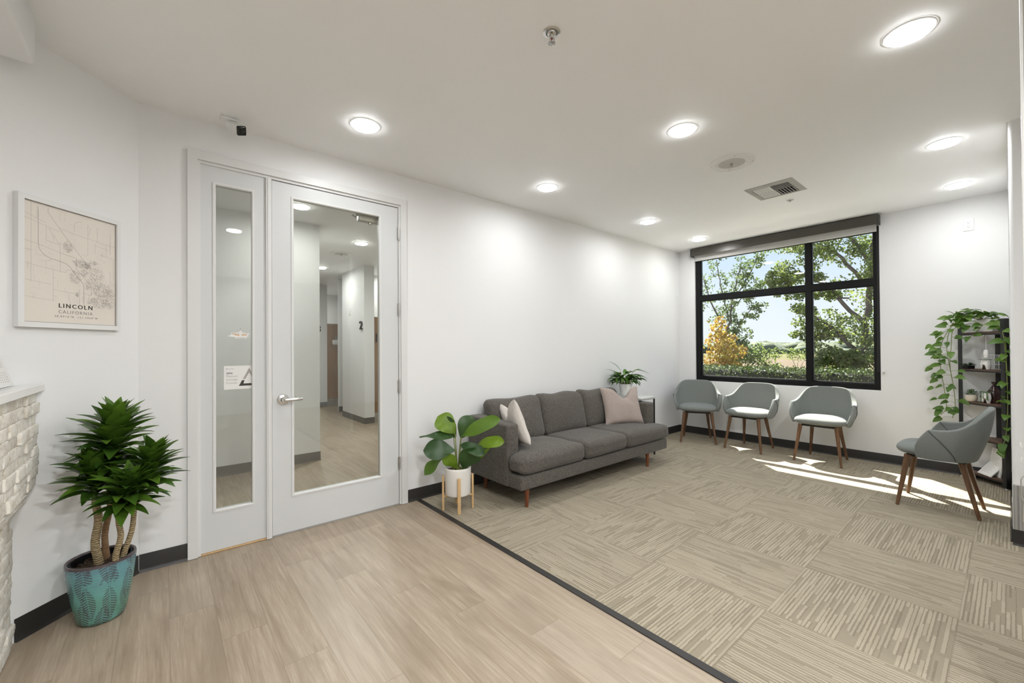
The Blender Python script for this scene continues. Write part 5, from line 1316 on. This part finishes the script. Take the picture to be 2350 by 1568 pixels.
tree('deciduous_tree', 'large leafy tree filling the right half of the window view', (11.3,1.95,-0.3), [
    ([(11.3,1.95,-0.15),(11.3,2.0,1.1),(11.2,1.92,1.9),(11.1,1.80,2.8),(11.2,1.75,4.0)], 0.075, 0.04, (1.0,0.50)),
    ([(11.3,2.0,1.0),(11.0,2.3,1.55),(11.0,2.75,1.95),(11.0,3.10,2.05)], 0.045, 0.012, (0.8,0.28)),
    ([(11.2,1.95,1.7),(11.0,2.45,2.5),(11.0,3.0,2.95),(11.0,3.45,3.05)], 0.045, 0.012, (0.85,0.30)),
    ([(11.1,1.85,2.5),(11.0,2.4,3.3),(11.0,2.9,3.6),(11.1,3.25,3.75)], 0.04, 0.012, (1.0,0.36)),
    ([(11.0,2.9,2.9),(11.0,3.4,2.68),(11.0,3.65,2.85)], 0.015, 0.007, (0.6,0.20)),
    ([(11.1,2.2,2.3),(11.0,2.8,2.45),(11.0,3.45,2.50)], 0.018, 0.007, (0.6,0.18)),
    ([(11.0,2.3,1.5),(11.1,2.75,1.5),(11.0,3.05,1.62)], 0.02, 0.007, (0.7,0.2)),
    ([(11.2,2.0,0.9),(11.0,2.3,1.15),(11.0,2.75,1.15)], 0.03, 0.009, (0.9,0.26)),
    ([(11.2,1.95,0.5),(11.0,2.0,0.85),(10.9,2.35,0.98),(10.9,2.7,0.95)], 0.03, 0.009, (1.0,0.22)),
    ([(11.2,1.9,1.3),(11.3,1.5,1.9),(11.3,1.2,2.6)], 0.05, 0.02, (1.1,0.50)),
    ([(11.2,1.9,0.6),(11.3,1.5,0.9),(11.3,1.1,1.1)], 0.05, 0.02, (1.1,0.40)),
    ([(11.1,1.8,2.9),(11.2,2.2,3.7),(11.3,2.5,4.3)], 0.04, 0.015, (1.0,0.42)),
    ([(11.2,1.75,3.0),(11.3,1.2,3.6),(11.3,0.8,4.2)], 0.04, 0.015, (1.0,0.5)),
    ], 0.058, 92, M['tree'], 31, 'trees outside the window')
tree('deciduous_tree', 'thin leafy tree at the left side of the window view', (11.6,4.85,-0.3), [
    ([(11.6,4.85,-0.15),(11.5,4.85,0.9),(11.4,4.75,1.8),(11.2,4.55,2.6),(11.2,4.35,3.4)], 0.05, 0.012, (0.85,0.26)),
    ([(11.5,4.85,1.2),(11.3,4.55,1.7),(11.2,4.2,2.15),(11.2,3.95,2.3)], 0.02, 0.007, (0.75,0.19)),
    ([(11.3,4.6,2.3),(11.2,4.25,2.65),(11.2,4.02,2.75)], 0.016, 0.006, (0.8,0.2)),
    ([(11.3,4.5,2.6),(11.2,4.15,3.1),(11.2,4.0,3.5)], 0.016, 0.006, (0.9,0.25)),
    ([(11.4,4.8,1.4),(11.3,4.5,1.35),(11.2,4.25,1.5)], 0.016, 0.006, (0.8,0.22)),
    ([(11.5,4.85,0.9),(11.3,4.5,1.05),(11.2,4.2,1.1)], 0.02, 0.008, (1.0,0.25)),
    ([(11.5,4.8,1.7),(11.4,5.2,2.4),(11.4,5.4,3.2)], 0.03, 0.01, (0.8,0.3)),
    ([(11.4,4.75,2.0),(11.3,4.9,2.9),(11.3,5.0,3.6)], 0.02, 0.008, (0.6,0.25)),
    ], 0.055, 44, M['tree_dark'], 41, 'trees outside the window')
def bush(name, label, loc, clusters, size, mat, seed, group=None, cat='shrub'):
    t = thing(name, label, cat, loc, 0, group); L0 = Vector(loc); r_ = random.Random(seed); mw, ml = MB(), MB()
    for c, rad, n in clusters:
        c = Vector(c)-L0; mw.tube([Vector((0,0,0.0)), c*0.5+Vector((0.03,0.03,0)), c], [0.014,0.009,0.004], 6); cards(ml, c, rad, n, size, r_)
    mw.build('stems', M['bark'], t); ml.build('foliage', mat, t, smooth=0, weld=False, recalc=False); return t
bush('orange_shrub', 'orange and yellow leaved shrub at the lower left of the window', (10.2,4.35,-0.12),
     [((10.2,4.5,1.75),(0.25,0.20,0.28),120),((10.0,4.25,1.45),(0.25,0.25,0.22),150),((10.0,4.05,1.15),(0.3,0.25,0.2),150),((10.2,4.45,1.0),(0.3,0.3,0.25),170),((10.0,4.2,0.8),(0.3,0.35,0.22),170),((10.2,4.6,1.35),(0.25,0.2,0.3),120),((10.1,4.85,0.75),(0.3,0.35,0.35),170)], 0.10, M['orange'], 3)
bush('green_shrub', 'low green shrub right of the orange one behind the hedge', (10.8,4.0,-0.12),
     [((10.7,3.85,0.95),(0.3,0.3,0.2),170),((10.7,4.2,1.1),(0.3,0.3,0.25),170),((10.8,3.6,0.85),(0.3,0.22,0.15),110)], 0.07, M['tree'], 13)
for (x, y, s_, lab) in ((24.0,8.2,1.0,'sparse young tree standing in the dry field, near the middle of the view'),(26.0,7.3,0.9,'sparse young tree in the field close to the window mullion'),(22.0,9.0,0.75,'small sparse sapling left of the other young trees')):
    bush('young_tree', lab, (x,y,-0.12), [((x,y,0.75*s_+0.1),(0.5*s_,0.6*s_,0.35*s_),120),((x,y+0.4*s_,1.1*s_),(0.4*s_,0.45*s_,0.3*s_),80),((x,y-0.5*s_,0.95*s_),(0.4*s_,0.4*s_,0.3*s_),80)], 0.11, M['tree'], int(x*7+y), 'young trees in the dry field', 'tree')
hg = thing('hedge', 'clipped green hedge running along outside the window', 'hedge', (9.25,2.4,-0.12))
mb = MB(); mb.rbox((0,0,0.47), (0.30,3.6,0.47), 0.10, 10, 2, nz=0.05, nf=5); mb.build('twig_mass', simple('hedge_core',(0.010,0.012,0.006),1.0,var=0.4,scale=20), hg, smooth=180)
mb = MB(); r_ = random.Random(55)
for i in range(15000):
    y = r_.uniform(-3.6,3.6); fc_ = r_.random()
    if fc_ < 0.3: p = Vector((-0.31+r_.uniform(-0.05,0.03), y, r_.uniform(0.05,0.95)))
    else: p = Vector((r_.uniform(-0.34,0.30), y, 0.950+r_.gauss(0.0,0.026)))
    a = Vector((r_.gauss(0,1), r_.gauss(0,1), r_.gauss(0.3,1))).normalized(); b = a.orthogonal().normalized(); b = Matrix.Rotation(r_.uniform(0,6.28),3,a) @ b; s_ = r_.uniform(0.03,0.055)
    mb.add([p, p+a*s_*0.45+b*s_*0.3, p+a*s_, p+a*s_*0.45-b*s_*0.3], [(0,1,2,3)])
mb.build('foliage', M['hedge'], hg, smooth=0, weld=False, recalc=False)
for (x, y, s_, lab) in ((8.4,2.98,0.8,'small dry grass tuft in front of the hedge, left one'),(8.35,2.52,1.15,'larger pale dry grass tuft in front of the hedge, near the window centre'),(8.35,1.62,0.9,'green and dry grass tuft in front of the hedge, right pane')):
    t = thing('grass_tuft', lab, 'grass tuft', (x,y,-0.10), 0, 'dry grass tufts before the hedge'); mb = MB(); r_ = random.Random(int(y*100))
    for i in range(150):
        th = r_.uniform(0,6.28); leaf(mb, (0.05*math.cos(th),0.05*math.sin(th),0), (math.cos(th)*0.2,math.sin(th)*0.2,1), r_.uniform(0.4,0.80)*s_, 0.010, bend=R(r_.uniform(8,40)), n=4, shape='lance', fold=0.1)
    mb.build('blades', M['drygrass'], t, smooth=0, weld=False, recalc=False)
